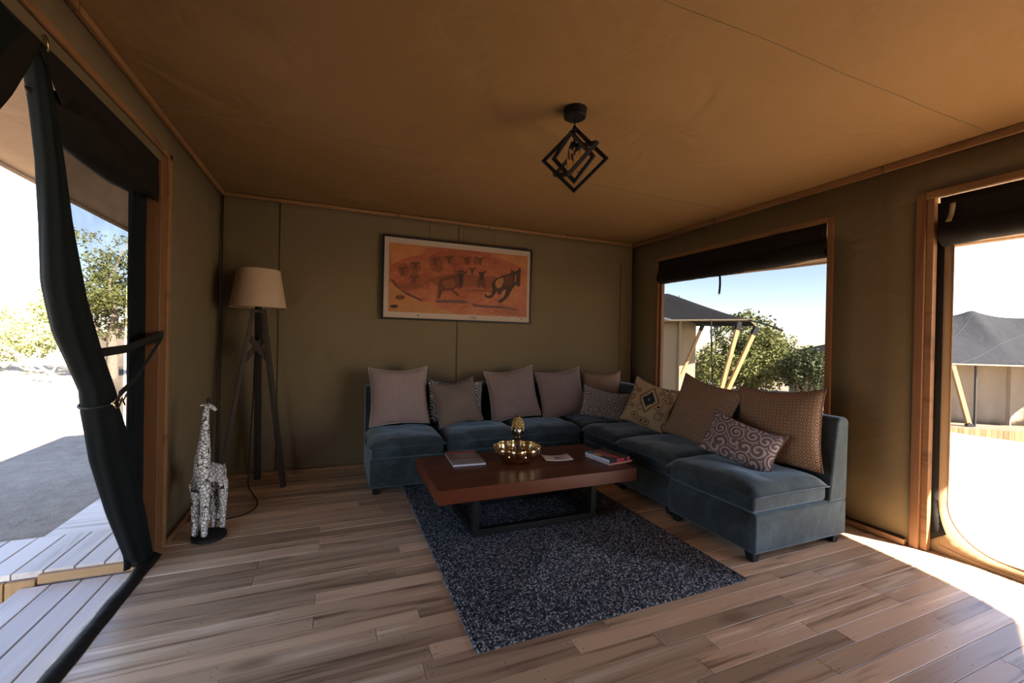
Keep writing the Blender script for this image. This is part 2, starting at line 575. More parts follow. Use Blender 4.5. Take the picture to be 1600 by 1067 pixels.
    def prism(s, poly, axis, a, b):
        """extrude a 2D polygon along axis between a and b; axis 'x': poly=(y,z), 'y': poly=(x,z), 'z': poly=(x,y)"""
        def P(p, t):
            return {'x': (t, p[0], p[1]), 'y': (p[0], t, p[1]), 'z': (p[0], p[1], t)}[axis]
        n = len(poly)
        vs = [P(p, a) for p in poly] + [P(p, b) for p in poly]
        fs = [tuple(range(n)), tuple(range(2 * n - 1, n - 1, -1))]
        for i in range(n):
            j = (i + 1) % n
            fs.append((j, i, i + n, j + n))
        return s.add(vs, fs)

    def grid(s, fn, nu, nv, wrapu=False):
        vs = [fn(i / (nu if wrapu else nu - 1), j / (nv - 1)) for j in range(nv) for i in range(nu)]
        fs = []
        for j in range(nv - 1):
            for i in range(nu if wrapu else nu - 1):
                i2 = (i + 1) % nu
                fs.append((j * nu + i, j * nu + i2, (j + 1) * nu + i2, (j + 1) * nu + i))
        return s.add(vs, fs)

    def mesh(s, name, origin=None, recalc=True):
        me = bpy.data.meshes.new(name)
        o = origin or (0, 0, 0)
        me.from_pydata([(x - o[0], y - o[1], z - o[2]) for x, y, z in s.v], [], s.f)
        if recalc:
            bm = bmesh.new(); bm.from_mesh(me)
            bmesh.ops.recalc_face_normals(bm, faces=bm.faces)
            bm.to_mesh(me); bm.free()
        me.update()
        return me

    def build(s, name, mat, parent=None, origin=None, smooth=False, bevel=0.0, solid=0.0, seg=2, recalc=True):
        """one mesh object.  Under a parent Empty the points are taken relative to `origin` (the Empty's place)."""
        me = s.mesh(name, origin, recalc)
        return link(name, me, mat, parent, smooth, bevel, solid, seg)


def link(name, me, mat, parent=None, smooth=False, bevel=0.0, solid=0.0, seg=2):
    if mat and not me.materials: me.materials.append(MATS[mat])
    o = bpy.data.objects.new(name, me)
    COL.objects.link(o)
    if parent: o.parent = parent
    if smooth:
        me.polygons.foreach_set('use_smooth', [True] * len(me.polygons))
    if solid:
        md = o.modifiers.new('thickness', 'SOLIDIFY'); md.thickness = solid; md.offset = 0
    if bevel:
        md = o.modifiers.new('edge', 'BEVEL'); md.width = bevel; md.segments = seg; md.limit_method = 'ANGLE'; md.angle_limit = R(40)
        me.polygons.foreach_set('use_smooth', [True] * len(me.polygons))
        md2 = o.modifiers.new('norm', 'WEIGHTED_NORMAL'); md2.keep_sharp = False
    return o


def tag(o, label=None, cat=None, group=None, kind=None):
    if label: o['label'] = label
    if cat: o['category'] = cat
    if group: o['group'] = group
    if kind: o['kind'] = kind
    return o


def thing(name, label, cat, loc=(0, 0, 0), rotz=0.0, group=None, kind=None):
    o = bpy.data.objects.new(name, None)
    o.empty_display_size = 0.1
    COL.objects.link(o)
    o.location = loc
    o.rotation_euler = (0, 0, rotz)
    return tag(o, label, cat, group, kind)


def struct(o, label=None):
    o['kind'] = 'structure'
    if label: o['label'] = label
    return o


def lerp(a, b, t): return a + (b - a) * t


def interp(tab, z):
    """piecewise linear through [(z, value)] sorted ascending"""
    if z <= tab[0][0]: return tab[0][1]
    for (a, va), (b, vb) in zip(tab, tab[1:]):
        if z <= b: return lerp(va, vb, (z - a) / (b - a))
    return tab[-1][1]


def nz(x, y=0.0, z=0.0): return noise.noise(Vector((x, y, z)))


# ------------------------------------------------------------------ the room shell
XL, XR, YB, YF, ZC = -0.9175, 3.38, 4.33, -1.9, 2.465

# floor boards
fl = MB().box((XL - 0.06, YF, -0.10), (XR + 0.10, YB + 0.05, -0.022)).build('floor', 'floor_wood')
struct(fl, 'floor of narrow brown and pale timber boards')
rowh = 0.0895
pm = {}
nails = []
rnd = random.Random(4)
y = YB - rowh
row = 0
count = 0
while y > YF:
    x = XL - 0.05
    first = True
    while x < XR + 0.05:
        L = rnd.choice((0.62, 0.8, 0.95, 1.1, 1.3, 1.55)) if not first else rnd.choice((0.35, 0.6, 0.9, 1.15, 1.28, 1.34, 1.5))
        if y < 0.35: L = 2.2
        first = False
        x1 = min(x + L, XR + 0.06)
        if XR + 0.06 - x1 < 0.22: x1 = XR + 0.06
        key = round(x1 - x, 2)
        if key not in pm:
            pm[key] = MB().chbox((0.0006, 0.0006, -0.022), (key - 0.0012, rowh - 0.0012, 0.0), 0.0014).mesh('plank')
        o = link('plank', pm[key], 'floor_wood', fl)
        o.location = (x, y, rnd.uniform(-0.0008, 0.0004))
        count += 1
        if y > 0.3:
            for q in (x + 0.02, x1 - 0.02, (x + x1) / 2):
                for w_ in (0.022, 0.066): nails.append((q + rnd.uniform(-0.006, 0.006), y + w_ + rnd.uniform(-0.004, 0.004)))
        x = x1
    y -= rowh
    row += 1


nb = MB()
for q in nails:
    nb.add([(q[0] + 0.0026 * math.cos(PI * k_ / 3), q[1] + 0.0026 * math.sin(PI * k_ / 3), 0.0007) for k_ in range(6)], [(0, 1, 2, 3, 4, 5)])
nb.build('nail_heads', 'dark_cord', fl, recalc=False)['kind'] = 'stuff'


def wall_sheet(name, fn, nu, nv, mat, th=0.02, label=None):
    o = MB().grid(fn, nu, nv).build(name, mat, smooth=True, solid=th)
    return struct(o, label)


# back wall: stretched canvas with faint waves
wall_sheet('wall_back', lambda u, v: (lerp(XL - 0.03, XR + 0.03, u), YB + 0.012 + 0.004 * nz(u * 9, v * 2.5, 3), lerp(0, ZC, v)), 60, 30, 'wall_canvas', label='olive brown canvas back wall behind the sofa')
struct(MB().box((XL - 0.03, YF - 0.02, 0), (XR + 0.03, YF, ZC)).build('wall_front', 'wall_canvas'), 'canvas wall behind the viewer')


def wall_x(name, X, holes, y0, y1, label, sgn):
    """wall in the plane x = X with rectangular openings (ya, yb, za, zb)"""
    ys = sorted({y0, y1} | {h[0] for h in holes} | {h[1] for h in holes})
    zs = sorted({0.0, ZC} | {h[2] for h in holes} | {h[3] for h in holes})
    b = MB()
    for ya, yb in zip(ys, ys[1:]):
        for za, zb in zip(zs, zs[1:]):
            cy, cz = (ya + yb) / 2, (za + zb) / 2
            if any(h[0] < cy < h[1] and h[2] < cz < h[3] for h in holes): continue
            nu = max(2, int((yb - ya) / 0.12)); nv = max(2, int((zb - za) / 0.15))
            b.grid(lambda u, v: (X + sgn * 0.012 + 0.0035 * nz(lerp(ya, yb, u) * 2.2, lerp(za, zb, v) * 1.3, X), lerp(ya, yb, u), lerp(za, zb, v)), nu, nv)
    me = b.mesh(name)
    bm = bmesh.new(); bm.from_mesh(me); bmesh.ops.remove_doubles(bm, verts=bm.verts, dist=0.0005); bmesh.ops.recalc_face_normals(bm, faces=bm.faces); bm.to_mesh(me); bm.free()
    return struct(link(name, me, 'wall_canvas', None, True, solid=0.02), label)


LD = (1.00, 2.99, 0.0, 2.215)      # left doorway
RD = (-1.60, 1.50, 0.0, 2.18)      # right doorway
RW = (2.055, 3.87, 0.40, 2.17)     # right window
wall_x('wall_left', XL, [LD], YF, YB, 'olive brown canvas wall with the open doorway', -1)
wall_x('wall_right', XR, [RD, RW], YF, YB, 'olive brown canvas wall with window and doorway', 1)

# ceiling: taut canvas sagging a little between its seams


def ceil_pt(u, v):
    x = lerp(XL - 0.03, XR + 0.03, u); yy = lerp(YF, YB + 0.03, v)
    e = min(1, 6 * min(u, 1 - u)) * min(1, 8 * min(v, 1 - v))
    s_ = 0.012 * nz(x * 0.9, yy * 0.9, 7) + 0.006 * nz(x * 2.3 + yy * 1.5, yy * 2.6, 2)
    return (x, yy, ZC + 0.01 + e * s_ * 1.2)


struct(MB().grid(ceil_pt, 70, 90).build('ceiling', 'ceiling_canvas', smooth=True, solid=0.02), 'tan canvas ceiling stretched between the walls')


def seam_strip(name, pts, w, t, mat, nrm):
    b = MB()
    for p, q in zip(pts, pts[1:]):
        b.bar(p, q, w, t, nrm)
    return b


k = 0
for ys_ in (1.21, 2.85):
    pts = []
    for i in range(41):
        p = ceil_pt(i / 40 * 0.985 + 0.008, (ys_ - YF) / (YB + 0.03 - YF))
        pts.append((p[0], p[1], p[2] - 0.012))
    o = MB().tube(pts, 0.0018, 6).build('trim_%d' % (k + 1), 'seam', smooth=True); k += 1
    struct(o, 'stitched seam across the tan canvas ceiling')

# timber trims along the top of the walls and along the floor (each split in lengths as nailed up)


def trim_run(name, a, b, w, h, mat, cuts, label, up=(0, 0, 1)):
    a = Vector(a); b = Vector(b)
    e = struct(thing(name, label, None, a))
    cs = [0.0] + cuts + [1.0]
    for c0, c1 in zip(cs, cs[1:]):
        p = a.lerp(b, c0 + 0.0008); q = a.lerp(b, c1 - 0.0008)
        MB().bar(p, q, w, h, up).build('batten', mat, e, a, bevel=0.003)
    return e


trim_run('trim_3', (XL + 0.012, YF, 2.446), (XL + 0.012, YB, 2.446), 0.022, 0.034, 'trim_y', [0.3, 0.64, 0.86], 'slim timber batten where left wall meets ceiling')
trim_run('trim_4', (XL, YB - 0.010, 2.446), (XR, YB - 0.010, 2.446), 0.020, 0.030, 'trim_x', [0.34, 0.56, 0.78], 'slim timber batten where back wall meets ceiling')
trim_run('trim_5', (XR - 0.014, YF, 2.440), (XR - 0.014, YB, 2.440), 0.026, 0.046, 'trim_y', [0.25, 0.58, 0.8], 'timber batten where right wall meets ceiling')
trim_run('baseboard_left', (XL + 0.014, 3.09, 0.020), (XL + 0.014, YB, 0.020), 0.026, 0.040, 'trim_y', [0.6], 'timber batten along the foot of the left wall')
trim_run('baseboard_back', (XL, YB - 0.012, 0.020), (XR, YB - 0.012, 0.020), 0.022, 0.036, 'trim_x', [0.38, 0.72], 'timber batten along the foot of the back wall')
trim_run('baseboard_right', (XR - 0.018, 1.545, 0.020), (XR - 0.018, YB, 0.020), 0.034, 0.036, 'trim_y', [0.14, 0.6], 'timber batten along the foot of the right wall')
# wall seams and the corner beadings
for kk, (p, q, lab) in enumerate((((-0.475, YB, 0.04), (-0.475, YB, 2.43), 'stitched seam down the back wall beside the lamp'),
                                  ((1.165, YB, 0.04), (1.165, YB, 2.43), 'stitched seam down the back wall behind the picture'),
                                  ((XL + 0.012, YB - 0.008, 0.04), (XL + 0.012, YB - 0.008, 2.43), 'dark corner beading behind the floor lamp'),
                                  ((XR - 0.010, YB - 0.010, 0.04), (XR - 0.010, YB - 0.010, 2.43), 'dark corner beading beside the window'),
                                  ((3.20, YB, 0.04), (3.20, YB, 2.2), 'stitched seam down the back wall near the window corner'))):
    struct(MB().tube([p, q], 0.004 if kk != 2 else 0.003, 6).build('trim_%d' % (6 + kk), 'wall_seam' if kk not in (2, 3) else 'dark_wood', smooth=True), lab)

# ------------------------------------------------------------------ left doorway
e = struct(thing('door_1', 'open left doorway in a reddish timber frame', None, (XL, 2.99, 0)))
og = (XL, 2.99, 0)
MB().box((XL - 0.14, 2.975, 0.0), (XL + 0.004, 3.072, 2.25)).build('jamb', 'frame_z', e, og, bevel=0.004)
MB().box((XL + 0.002, 3.052, 0.0), (XL + 0.016, 3.094, 2.285)).build('casing', 'trim_y', e, og, bevel=0.003)
MB().box((XL + 0.002, 0.2, 2.255), (XL + 0.016, 3.094, 2.287)).build('casing', 'trim_y', e, og, bevel=0.003)
MB().box((XL - 0.14, 0.2, 2.16), (XL - 0.035, 2.975, 2.255)).build('lintel', 'frame_y', e, og, bevel=0.004)
MB().box((XL - 0.14, 0.2, 0.0), (XL + 0.004, 0.30, 2.16)).build('jamb', 'frame_z', e, og, bevel=0.004)
MB().grid(lambda u, v: (XL - 0.012 + [0.045, 0.012, -0.012, -0.035][int(round(v * 3))] + 0.006 * nz(u * 14, v, 5), lerp(0.30, 2.97, u), [0.002, 0.022 + 0.006 * nz(u * 11, 1), 0.020 + 0.006 * nz(u * 11, 1), -0.03][int(round(v * 3))]), 60, 4).build('sill_flap', 'dark_canvas', e, og, smooth=True, solid=0.003)

# black canvas hanging blind rolled up under the lintel
e = thing('rolled_blind', 'black canvas blind rolled up under the left doorway lintel', 'blind', (XL - 0.05, 1.7, 2.05))
og = (XL - 0.05, 1.7, 2.05)


def lroll(u, v):
    yy = lerp(1.96, 2.86, u)
    r = (0.078 + 0.012 * nz(yy * 3, 1) + 0.02 * math.sin(PI * min(1, max(0, (yy - 2.0) / 0.8)))) * min(1, 0.02 + 5 * u)
    a = 2 * PI * v
    rr = r * (1 + 0.06 * math.sin(5 * a + yy * 4))
    return (XL - 0.062 + rr * 0.85 * math.cos(a), yy, 2.062 - 0.014 * math.sin(yy * 3) + rr * math.sin(a))


MB().grid(lroll, 60, 21).build('roll', 'dark_canvas', e, og, smooth=True)
MB().grid(lambda u, v: (XL - 0.012 + 0.008 * nz(u * 8, v * 2), lerp(0.32, 2.972, u), lerp(2.253, interp([(0.32, 1.2), (1.3, 1.45), (1.6, 1.70), (1.79, 1.955), (1.93, 2.19), (1.97, 2.16), (2.1, 2.03), (2.8, 2.0), (2.9, 1.98)], lerp(0.32, 2.972, u)), v)), 80, 8).build('valance', 'dark_canvas', e, og, smooth=True, solid=0.004)
MB().tube([(XL + 0.004, 1.925, 2.235), (XL + 0.012, 1.918, 2.222), (XL + 0.012, 1.925, 2.19), (XL + 0.008, 1.935, 2.185), (XL + 0.006, 1.936, 2.225), (XL + 0.004, 1.925, 2.235)], 0.0028, 6).build('hook', 'brass', e, og, smooth=True)


def gathered(name, tabL, tabR, x0, label, zmin, zmax, depth=0.055, folds=7, ph=0.0, mat='curtain_mesh'):
    def fn(u, v):
        z = lerp(zmin, zmax, v)
        a, b = interp(tabL, z), interp(tabR, z)
        c, w = (a + b) / 2, (b - a) / 2
        t = 2 * PI * u
        rr = 1 + 0.10 * math.sin(folds * t + z * 2.2 + ph) + 0.05 * nz(u * 5, z * 4, ph)
        dd = depth * (0.45 + 0.55 * min(1, w / 0.12))
        return (x0 + dd * rr * math.sin(t), c + w * math.cos(t) * (1 + 0.04 * math.sin(folds * t + z * 3)), z)
    e_ = thing(name, label, 'curtain', (x0, interp(tabL, zmin), zmin))
    MB().grid(fn, 64, 70, wrapu=True).build('drape', mat, e_, (x0, interp(tabL, zmin), zmin), smooth=True)
    return e_, (x0, interp(tabL, zmin), zmin)


cl = [(0.015, 2.83), (0.079, 2.788), (0.397, 2.581), (0.682, 2.423), (0.90, 2.35), (0.94, 2.345), (0.996, 2.334), (1.242, 2.144), (1.427, 2.071), (1.632, 2.054), (1.852, 2.03), (2.024, 1.989), (2.213, 1.93)]
crr = [(0.014, 3.0), (0.404, 2.829), (0.67, 2.706), (0.90, 2.558), (0.94, 2.548), (0.979, 2.529), (1.189, 2.379), (1.373, 2.273), (1.592, 2.197), (1.793, 2.128), (2.042, 2.05), (2.213, 1.985)]
e, og = gathered('curtain', cl, crr, XL - 0.045, 'black mesh curtain gathered and tied aside in left doorway', 0.012, 2.2)
# the cord that ties it, the straps
cy_, cz_ = 2.447, 0.935
MB().tube([(XL - 0.045 + 0.056 * math.sin(2 * PI * i / 28), cy_ + 0.104 * math.cos(2 * PI * i / 28), cz_ + 0.01 * math.cos(2 * PI * i / 28)) for i in range(28)], 0.006, 6, closed=True).build('tie_band', 'dark_cord', e, og, smooth=True)
tie = [(XL + 0.024, 2.375, 0.935), (XL + 0.032, 2.40, 0.958), (XL + 0.034, 2.43, 0.944), (XL + 0.034, 2.47, 0.944), (XL + 0.030, 2.50, 0.965)]
MB().tube(tie, 0.0035, 6).build('tie_cord', 'brass', e, og, smooth=True)
MB().tube([(XL + 0.03, 2.375, 0.94), (XL + 0.034, 2.39, 0.915), (XL + 0.034, 2.42, 0.918), (XL + 0.034, 2.45, 0.952), (XL + 0.030, 2.49, 0.915)], 0.0035, 6).build('tie_cord', 'brass', e, og, smooth=True)
for nm, pts, w in (('strap', [(-0.95, 2.36, 1.155), (-0.93, 2.62, 1.17), (-0.905, 3.0, 1.245)], 0.04),
                   ('strap', [(-0.93, 2.54, 0.955), (-0.92, 2.70, 1.02), (-0.905, 3.005, 1.235)], 0.035),
                   ('strap', [(-0.965, 2.27, 1.33), (-0.955, 2.45, 1.10), (-0.95, 2.62, 0.80), (-0.945, 2.80, 0.42)], 0.035)):
    b = MB()
    b.grid(lambda u, v: tuple(Vector(pts[min(len(pts) - 2, int(u * (len(pts) - 1)))]).lerp(Vector(pts[min(len(pts) - 1, int(u * (len(pts) - 1)) + 1)]), (u * (len(pts) - 1)) - min(len(pts) - 2, int(u * (len(pts) - 1)))) + Vector((0, 0.3 * (v - 0.5) * w, (v - 0.5) * w))), 13, 3)
    b.build(nm, 'dark_cord', e, og, smooth=True, solid=0.003)
# the other leaf, swept to the near side
e2, og2 = gathered('curtain', [(0.9, 0.55), (1.4, 0.75), (1.9, 1.0), (2.2, 1.45)], [(0.9, 0.9), (1.2, 1.22), (1.5, 1.45), (1.7, 1.6), (1.955, 1.80), (2.1, 1.86), (2.2, 1.935)], XL - 0.05,
                   'black mesh curtain leaf swept aside at the photo\'s upper left corner', 0.9, 2.2, 0.05, 9, 2.0)
# straight black curtain strip beside the jamb
e = thing('curtain', 'straight black curtain strip hanging beside the left door jamb', 'curtain', (XL - 0.07, 2.88, 0.0))
MB().grid(lambda u, v: (XL - 0.075 + 0.016 * math.sin(u * 15 + v * 1.5) + 0.008 * nz(u * 4, v * 6), lerp(2.78 + 0.02 * (1 - v), 2.985, u), lerp(0.012, 2.16, v)), 26, 30).build('drape', 'curtain_mesh', e, (XL - 0.07, 2.88, 0), smooth=True, solid=0.004)
# see-through insect screen between the gathered curtain and the strip
e = thing('insect_screen', 'see-through insect screen stretched beside the gathered black curtain', 'screen', (XL - 0.09, 2.5, 0.0))
MB().grid(lambda u, v: (XL - 0.088 + 0.012 * math.sin(u * 9 + v * 4) + 0.012 * nz(u * 5, v * 2.2, 4), lerp(interp(cl, lerp(0.02, 2.05, v)) + 0.10, 2.83, u), lerp(0.02, 2.05, v)), 26, 40).build('mesh_panel', 'door_screen', e, (XL - 0.09, 2.5, 0), smooth=True)

# ------------------------------------------------------------------ right window
e = struct(thing('window_1', 'large right window in a timber frame', None, (XR, 2.96, RW[2])))
og = (XR, 2.96, RW[2])
ya, yb, za, zb = RW
MB().box((XR - 0.012, ya - 0.036, za - 0.03), (XR + 0.045, ya + 0.006, zb + 0.042)).build('window_frame', 'frame_z', e, og, bevel=0.003)
MB().box((XR - 0.012, yb - 0.006, za - 0.03), (XR + 0.045, yb + 0.036, zb + 0.042)).build('window_frame', 'frame_z', e, og, bevel=0.003)
MB().box((XR - 0.014, ya + 0.006, zb), (XR + 0.045, yb - 0.006, zb + 0.042)).build('window_frame', 'trim_y', e, og, bevel=0.003)
MB().box((XR - 0.014, ya + 0.006, za - 0.03), (XR + 0.045, yb - 0.006, za + 0.012)).build('window_sill', 'trim_y', e, og, bevel=0.003)
MB().box((XR + 0.015, yb - 0.040, za + 0.012), (XR + 0.055, yb - 0.008, zb)).build('mullion', 'frame_z', e, og, bevel=0.003)
MB().grid(lambda u, v: (XR + 0.048 + 0.004 * nz(u * 6, v * 4), lerp(ya - 0.02, yb + 0.02, u), lerp(za, zb, v)), 20, 20).build('screen_pane', 'window_screen', e, og, smooth=True)


def blind(name, X, y0, y1, zb_, zt, label, mat='dark_canvas', sag=0.02):
    c = ((zb_ + zt) / 2)
    e_ = thing(name, label, 'blind', (X, (y0 + y1) / 2, zb_))
    o_ = (X, (y0 + y1) / 2, zb_)

    def fn(u, v):
        yy = lerp(y0, y1, u)
        r = 0.075 * (1 + 0.14 * nz(yy * 3.1, 2.0) + 0.05 * nz(yy * 14, 5))
        a = 2 * PI * v
        rr = r * (1 + 0.05 * math.sin(4 * a + yy * 5) + 0.04 * nz(yy * 7, math.cos(a), math.sin(a)))
        return (X + rr * 0.8 * math.cos(a), yy, zb_ + 0.075 - sag * math.sin(PI * u) * 0.5 + rr * math.sin(a))
    MB().grid(fn, 70, 21).build('roll', mat, e_, o_, smooth=True)
    MB().grid(lambda u, v: (X - 0.035 + 0.01 * nz(u * 7, v * 2), lerp(y0, y1, u), lerp(zt, zb_ + 0.06, v)), 40, 6).build('valance', mat, e_, o_, smooth=True, solid=0.004)
    return e_, o_


e, og = blind('rolled_blind', XR + 0.02, ya + 0.008, yb - 0.01, 1.915, zb, 'dark canvas blind rolled up at the top of the right window')
MB().grid(lambda u, v: (XR - 0.055 + 0.01 * math.sin(v * 3), 2.985 + (u - 0.5) * 0.022, lerp(1.93, 1.725, v)), 3, 8).build('strap', 'dark_cord', e, og, smooth=True, solid=0.003)
MB().tube([(XR - 0.054, 2.985 + 0.008 * math.cos(2 * PI * i / 12), 1.722 + 0.010 * math.sin(2 * PI * i / 12)) for i in range(12)], 0.002, 6, closed=True).build('ring', 'steel', e, og, smooth=True)

# ------------------------------------------------------------------ right doorway
e = struct(thing('door_2', 'open right doorway in a timber frame', None, (XR, 1.5, 0)))
og = (XR, 1.5, 0)
MB().box((XR - 0.012, 1.487, 0.0), (XR + 0.03, 1.533, 2.215)).build('jamb', 'frame_z', e, og, bevel=0.003)
MB().box((XR + 0.006, 1.452, 0.0), (XR + 0.05, 1.487, 2.18)).build('jamb', 'trim_y', e, og, bevel=0.003)
MB().box((XR - 0.012, -1.62, 2.175), (XR + 0.03, 1.487, 2.217)).build('lintel', 'trim_y', e, og, bevel=0.003)
MB().box((XR - 0.012, -1.645, 0.0), (XR + 0.03, -1.60, 2.215)).build('jamb', 'frame_z', e, og, bevel=0.003)
# outer canvas door surround with rounded lower corners, piped edge
e = thing('door_surround', 'brown canvas surround with rounded corners outside the right doorway', 'tent door', (XR + 0.06, 1.4, 0))
og = (XR + 0.06, 1.4, 0)
inner = []
y0, y1, z0, z1, rc = -1.48, 1.392, 0.058, 2.15, 0.26
def arc(cy, cz, a0, a1, r, n=14): return [(cy + r * math.cos(lerp(a0, a1, i / n)), cz + r * math.sin(lerp(a0, a1, i / n))) for i in range(n + 1)]
inner = [(y1, z1)] + arc(y1 - rc, z0 + rc, 0, -PI / 2, rc) + arc(y0 + rc, z0 + rc, -PI / 2, -PI, rc) + [(y0, z1)]
yo0, yo1, zo = -1.60, 1.500, -0.02
def outp(p):
    cyy, czz = (y0 + y1) / 2, 1.1
    return (min(yo1, max(yo0, cyy + (p[0] - cyy) * 1.0 + (0.055 if p[0] > y1 - rc * 0.35 else (-0.12 if p[0] < y0 + rc * 0.35 else 0)))), p[1])
outer = [(yo1, z1)]
for i, p in enumerate(inner[1:-1]):
    n = 14
    if i <= n:
        t = i / n
        outer.append((yo1, lerp(z0 + rc, zo, min(1, t * 2))) if t <= 0.5 else (lerp(yo1, y1 - rc, (t - 0.5) * 2), zo))
    else:
        t = (i - n - 1) / n
        outer.append((lerp(y0 + rc, yo0, min(1, t * 2)), zo) if t <= 0.5 else (yo0, lerp(zo, z0 + rc, (t - 0.5) * 2)))
outer.append((yo0, z1))
b = MB()
b.add([(XR + 0.085, *p) for p in inner] + [(XR + 0.056, *p) for p in outer], [(i, i + 1, len(inner) + i + 1, len(inner) + i) for i in range(len(inner) - 1)])
b.build('flap', 'brown_canvas', e, og, smooth=True, solid=0.004)
MB().tube([(XR + 0.088, *p) for p in inner], 0.006, 8).build('piping', 'brown_canvas', e, og, smooth=True)
mid = [(lerp(a[0], c[0], 0.55), lerp(a[1], c[1], 0.55)) for a, c in zip(inner, outer)]
MB().tube([(XR + 0.066, *p) for p in mid], 0.004, 6).build('zip', 'brown_canvas', e, og, smooth=True)
q_ = [(lerp(a[0], c[0], 0.30), lerp(a[1], c[1], 0.25)) for a, c in zip(inner, outer)]
nj = 8
b = MB().add([(XR + 0.0655, *p) for p in q_[:nj]] + [(XR + 0.052, *p) for p in outer[:nj]], [(i, i + 1, nj + i + 1, nj + i) for i in range(nj - 1)])
b.build('dark_tape', 'dark_canvas', e, og, smooth=True, solid=0.002)
e, og = blind('rolled_blind', XR + 0.055, -1.5, 1.43, 1.885, 2.17, 'dark canvas blind rolled up at the top of the right doorway', sag=0.0)
MB().grid(lambda u, v: (XR - 0.022 + 0.012 * math.sin(v * 3), 1.355 + (u - 0.5) * 0.024 - v * 0.0 + 0.02 * v, lerp(2.115, 2.01, v)), 3, 6).build('toggle', 'tent_tan', e, og, smooth=True, solid=0.006)

# ------------------------------------------------------------------ outdoors: own canopy, deck, ground


def gz(x, yy):
    if x < -1.5: z = -0.42 - 0.02 * min(2.5, -x - 1.5) + 0.012 * max(0, -x - 8)
    elif x < 4: z = -0.45
    elif x < 14: z = -0.45 - 0.05 * (x - 4)
    elif x < 30: z = -0.95 - 0.122 * (x - 14)
    else: z = -2.9 - 0.01 * (x - 30)
    return z + 0.03 * nz(x * 0.7, yy * 0.7) + 0.008 * nz(x * 4, yy * 4)


def axis_pts(a, b, near, fine, n):
    out = []; p = a
    while p < b:
        out.append(p)
        d = abs(p - near)
        p += fine + d * 0.06
    out.append(b)
    return out


gx = axis_pts(-95, 95, 0, 0.12, 0); gy = axis_pts(-30, 150, 4, 0.12, 0)
b = MB()
b.add([(x, yy, gz(x, yy)) for yy in gy for x in gx], [(j * len(gx) + i, j * len(gx) + i + 1, (j + 1) * len(gx) + i + 1, (j + 1) * len(gx) + i) for j in range(len(gy) - 1) for i in range(len(gx) - 1)])
struct(b.build('ground', 'earth', smooth=True, recalc=False), 'bare pale earth around the tents')

# canopy over the tent
e = thing('canopy', 'tan canvas canopy over the tent, seen outside the left doorway', 'canopy', (1.2, 1.5, 2.6))
og = (1.2, 1.5, 2.6)
redge = [(-2.4, 2.9), (-1.75, 4.0), (-1.58, 4.44), (-1.32, 4.55), (-0.93, 4.62), (-0.66, 4.65), (2.8, 4.66), (5.9, 4.66)]  # right edge shaped to set the sun patch, its unseen front corner cut back
def canopy(u, v):
    yy = lerp(-2.4, 5.85, v)
    sag = 0.05 * math.sin(PI * v) ** 2
    xl = -2.03 + sag; xr = interp(redge, yy)
    zl, zr, zm = 2.315, 2.095 + 0.035 * max(0, yy - 2.2), 3.30
    xm = 1.25
    if u < 0.5:
        t = u * 2; return (lerp(xl, xm, t), yy, lerp(zl, zm, t) - 0.10 * math.sin(PI * t) * 0.4 + 0.012 * nz(u * 20, v * 14))
    t = (u - 0.5) * 2
    return (lerp(xm, xr, t), yy, lerp(zm, zr, t) - 0.04 * math.sin(PI * t) + 0.010 * nz(u * 20, v * 14))
MB().grid(canopy, 41, 90).build('sheet', 'awning_canvas', e, og, smooth=True, solid=0.006)
MB().tube([Vector(canopy(0, i / 40)) for i in range(41)], 0.018, 8).build('edge_rope', 'awning_canvas', e, og, smooth=True)
MB().tube([Vector(canopy(1, i / 40)) for i in range(41)], 0.018, 8).build('edge_rope', 'awning_canvas', e, og, smooth=True)
c = Vector(canopy(0, 1))
MB().bar((c.x + 0.05, c.y - 0.03, c.z - 0.02), (c.x + 0.30, c.y - 0.25, gz(-2, 6) - 0.05), 0.10, 0.10).build('post', 'pine_z', e, og)
MB().bar((c.x + 0.05, c.y - 0.03, c.z + 0.02), (c.x + 0.085, c.y - 0.06, c.z - 0.26), 0.125, 0.125).build('bracket', 'black_paint', e, og)

# left deck: low landing, raised boards, walkway of cross boards
e = struct(thing('deck', 'weathered timber deck outside the left doorway', None, (-1.3, 3, -0.06)))
og = (-1.3, 3, -0.06)
def dplank(a, b_, mat):
    o = MB().chbox((0, 0, 0), (b_[0] - a[0], b_[1] - a[1], b_[2] - a[2]), 0.003).build('plank', mat, e)
    o.location = (a[0] - og[0], a[1] - og[1], a[2] - og[2])
xs = XL - 0.055
i = 0
while xs > -1.43:
    dplank((xs - 0.118, -0.6, -0.095), (xs, 2.95, -0.065), 'deck_wood_y'); xs -= 0.124
xs = XL - 0.10
while xs > -2.30:
    dplank((xs - 0.118, 2.985, -0.032), (xs, 3.47 , -0.002), 'deck_wood_y'); xs -= 0.125
yy = 3.475
while yy < 7.5:
    dplank((-1.62, yy, -0.034), (XL - 0.08, yy + 0.115, -0.004), 'deck_wood_x'); yy += 0.121
MB().box((-1.40, 2.958, -0.062), (XL - 0.06, 2.984, -0.014)).build('beam', 'pine_x', e, og, bevel=0.003)
xs = -1.405
while xs > -2.3:
    MB().box((xs - 0.118, 2.958, -0.42), (xs - 0.004, 2.982, -0.035)).build('fascia_board', 'pine_z', e, og, bevel=0.003); xs -= 0.12
MB().box((-1.44, -0.6, -0.42), (XL - 0.06, 2.94, -0.10)).build('joist_frame', 'deck_wood_y', e, og)
MB().box((-2.28, 3.0, -0.42), (XL - 0.12, 3.46, -0.04)).build('joist_frame', 'deck_wood_y', e, og)
MB().box((-1.60, 3.47, -0.42), (XL - 0.10, 7.5, -0.04)).build('joist_frame', 'deck_wood_x', e, og)
